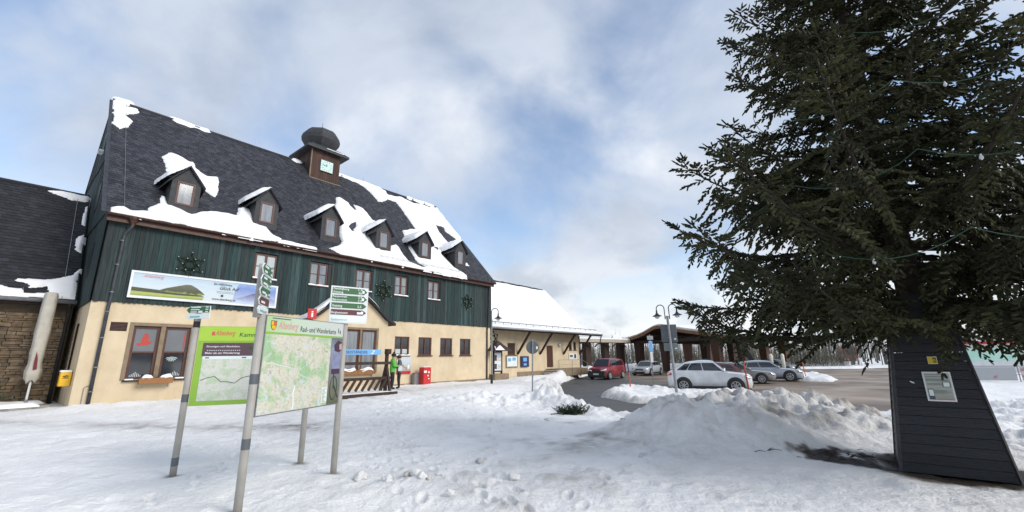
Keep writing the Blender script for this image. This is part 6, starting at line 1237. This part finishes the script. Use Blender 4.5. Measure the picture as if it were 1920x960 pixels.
# ------------------------------------------------------------------ the big spruce
def spruce():
    r_ = np.random.default_rng(17); TOP = 11.8
    T = thing('spruce_tree', 'huge dark spruce with drooping branches hung with light strings', 'tree', (*TC, 0), 0)
    MB().tube([(0, 0, -.2), (.02, 0, 2), (.0, .03, 5), (-.03, .02, 8), (0, 0, TOP)], [.21, .18, .13, .075, .012], 12).build('trunk', mat('spruce_bark', (.050, .035, .025), (.028, .020, .015), 12, .95, .8, 30), T, True)
    SP, SD, SLn, SR = [], [], [], []
    WV, WF = [], []
    def strip(P, w0, w1):     # thin three-sided stem
        n = len(P); b = len(WV); rr = np.linspace(w0, w1, n)
        d = P[-1]-P[0]; d = d/(np.linalg.norm(d)+1e-9); a = np.cross(d, [0, 0, 1.]); a = a/(np.linalg.norm(a)+1e-9); c = np.cross(d, a)
        for p, q in zip(P, rr):
            for k in range(3): WV.append(p+(a*math.cos(2.094*k)+c*math.sin(2.094*k))*q)
        for i in range(n-1):
            for k in range(3): WF.append((b+3*i+k, b+3*i+(k+1) % 3, b+3*i+3+(k+1) % 3, b+3*i+3+k))
    zs = []; z = 2.2
    while z < TOP-.15:
        f = (TOP-z)/(TOP-2.15); nb = 7 if f > .25 else 5; ph = r_.uniform(0, 6.28)
        for k in range(nb): zs.append((z+r_.uniform(-.09, .09), ph+2*math.pi*k/nb+r_.normal(0, .22)))
        z += r_.uniform(.27, .40)*(1+.35*(z > 4.5))
    for (z0, ph) in zs:
        f = (TOP-z0)/(TOP-2.6); lowest = max(0, (2.9-z0)/.9); L = float(np.interp(z0, [1.9, 2.5, 3.2, 3.9, 5.0, 6.5, 8.0, 10., 11.8], [3.0, 3.75, 4.05, 3.35, 2.5, 2.0, 1.5, .75, .15]))*r_.uniform(.74, 1.10)
        if r_.random() < .14: L *= r_.uniform(.6, .85)
        o = np.array([math.cos(ph), math.sin(ph), 0]); lat = np.array([-o[1], o[0], 0.]); low = np.clip(f, 0, 1)
        n = 14; t = np.linspace(0, 1, n); kd = -.34*low+.30*(1-low)-.10*lowest+r_.normal(0, .06); ku = .50*low+.15*(1-low)+r_.normal(0, .06); sw = r_.normal(0, .07)
        B = np.stack([o*L*tt*(1-.05*tt*tt)+lat*sw*L*tt*tt+np.array([0, 0, z0+L*(kd*tt+ku*tt*tt)]) for tt in t]); 
        MB().tube([tuple(p) for p in B], list(np.linspace(.012+.010*L, .005, n)), 5, False).build('limb', MATS['spruce_bark'], T)
        s = .10*L+.1
        sidei = 1
        while s < L*1.0:
            tt = s/L; i = min(int(tt*(n-1)), n-2); fr = tt*(n-1)-i; p = B[i]*(1-fr)+B[i+1]*fr; td = B[i+1]-B[i]; td = td/np.linalg.norm(td)
            l2 = min(.78, .12+.50*(L-s)**.75)*r_.uniform(.6, 1.15)*(.55+.45*min(1, tt*3)); sidei = -sidei
            hang = r_.random() < (.50*low+.2*lowest)*(tt < .9)
            d2 = td*r_.uniform(.45, .75)+lat*sidei*r_.uniform(.55, .9)+np.array([0, 0, r_.normal(.02, .14)])
            if p[2] < 2.15: hang = False
            if hang: d2 = td*.45+lat*sidei*.35+np.array([0, 0, -.8]); l2 = min(l2*.85, .48)
            d2 = d2/np.linalg.norm(d2); sag = r_.uniform(.4, 1.1)*low*(.4 if p[2] < 2.0 and np.hypot(p[0], p[1]) < 1.9 else 1)*(.35 if tt > .85 else 1)
            m = 5; P = np.stack([p+d2*l2*q+np.array([0, 0, -sag*(l2*q)**2*1.1]) for q in np.linspace(0, 1, m)]); strip(P, .006, .002)
            k = 0; q = .05
            while q < l2:
                fq = q/l2*(m-1); ii = min(int(fq), m-2); pp = P[ii]*(1-fq+ii)+P[ii+1]*(fq-ii); dd = P[ii+1]-P[ii]; dd = dd/np.linalg.norm(dd)
                sv = np.cross(dd, [0, 0, 1.]); sv = sv/(np.linalg.norm(sv)+1e-6); k += 1; sg = 1 if k % 2 else -1
                e = dd*.72+sv*sg*.72+np.array([0, 0, r_.normal(-.10, .22)]); e = e/np.linalg.norm(e)
                SP.append(pp); SD.append(e); SLn.append(r_.uniform(.08, .14)*(1.15-.35*q/l2)); SR.append(r_.uniform(.016, .023)); q += .032
            dd = P[-1]-P[-2]; dd = dd/np.linalg.norm(dd); SP.append(P[-1]-dd*.03); SD.append(dd); SLn.append(r_.uniform(.09, .15)); SR.append(.015)
            s += r_.uniform(.046, .074)
        # shoots on the limb itself
        for q in np.arange(.25*L, L, .05):
            tt = q/L; i = min(int(tt*(n-1)), n-2); fr = tt*(n-1)-i; p = B[i]*(1-fr)+B[i+1]*fr; td = B[i+1]-B[i]; td = td/np.linalg.norm(td); e = td*.7+lat*r_.normal(0, .5)+np.array([0, 0, r_.uniform(-.1, .8)]); SP.append(p); SD.append(e/np.linalg.norm(e)); SLn.append(r_.uniform(.06, .12)); SR.append(.015)
        SP.append(B[-1]); td = B[-1]-B[-2]; SD.append(td/np.linalg.norm(td)); SLn.append(.16); SR.append(.016)
    W = obj_np('twigs', np.array(WV), np.array(WF), MATS['spruce_bark'], T); tag(W, kind='stuff')
    SP = np.array(SP); SD = np.array(SD); SLn = np.array(SLn); SR = np.array(SR); n = len(SP)
    A = np.cross(SD, r_.normal(0, 1, (n, 3))); A /= np.linalg.norm(A, axis=1)[:, None]; Bv = np.cross(SD, A)
    # spindle: base, 4-ring, tip  + 6 needles
    Vs = [SP, ]
    for t0_, r_k in ((.22, .95), (.80, .85)):
        for k in range(3):
            c, s_ = math.cos(k*2.0944+t0_), math.sin(k*2.0944+t0_); Vs.append(SP+SD*(SLn*r_.uniform(t0_-.08, t0_+.08, n))[:, None]+(A*c+Bv*s_)*(SR*r_k*r_.uniform(.75, 1.25, n))[:, None])
    Vs.append(SP+SD*SLn[:, None]); F0 = [(0, 1, 2), (0, 2, 3), (0, 3, 1), (1, 4, 5), (1, 5, 2), (2, 5, 6), (2, 6, 3), (3, 6, 4), (3, 4, 1), (7, 5, 4), (7, 6, 5), (7, 4, 6)]
    nn = 5
    for k in range(nn):
        t_ = r_.uniform(.1, .95, n); an = r_.uniform(0, 6.283, n); ra = A*np.cos(an)[:, None]+Bv*np.sin(an)[:, None]; p = SP+SD*(SLn*t_)[:, None]; q = p+(SD*.7+ra*.8)*(SR*1.7)[:, None]; sd_ = np.cross(SD, ra)*.0035
        b = 8+3*k; Vs += [p-sd_, p+sd_, q]; F0.append((b, b+1, b+2))
    nv = len(Vs); V = np.stack(Vs, 1).reshape(-1, 3); F = (np.array(F0)[None]+np.arange(n)[:, None, None]*nv).reshape(-1, 3)
    m = mat('spruce_needles', (.020, .024, .009), (.048, .049, .018), 1.1, .75, island=.5, spec=.25)
    cr = obj_np('crown', V, F, m, T); tag(cr, kind='stuff')
    return T
spruce()
# light strings looped round the crown
M_wire = mat('green_wire', (.025, .075, .045), rough=.5)
def light_string(label, zc, rad, ph, n=13, span=2*math.pi, sag=.20):
    o = thing('light_string', label, 'light string', (*TC, 0), 0); rr = random.Random(int(zc*10)); pts = []
    for i in range(n):
        a = ph+span*i/n; b = ph+span*(i+1)/n; r0_, r1_ = rad*(1+rr.uniform(-.06, .06)), rad*(1+rr.uniform(-.06, .06))
        for k in range(8):
            t = k/8; r = r0_*(1-t)+r1_*t; an = a+(b-a)*t; pts.append((r*math.cos(an), r*math.sin(an), zc-sag*4*t*(1-t)+.0*i))
    MB().tube(pts, .005, 5).build('wire', M_wire, o); bl = 0
    for i in range(3, len(pts), 8):
        p = pts[i]; MB().lathe([(.0, -.06), (.016, -.045), (.019, -.025), (.009, 0), (.009, .012)], 8, p).build('bulb', M_lampglass, o, True)
light_string('lowest green light string looped round the spruce skirt', 2.78, 2.6, .3); light_string('second green light string up, around the widest branches', 3.75, 2.55, .7); light_string('third green light string up the spruce', 4.9, 2.1, .1, 11); light_string('fourth green light string up, near the middle of the spruce', 6.1, 1.62, .5, 9); light_string('fifth green light string on the narrowing upper spruce', 7.4, 1.2, .2, 8)
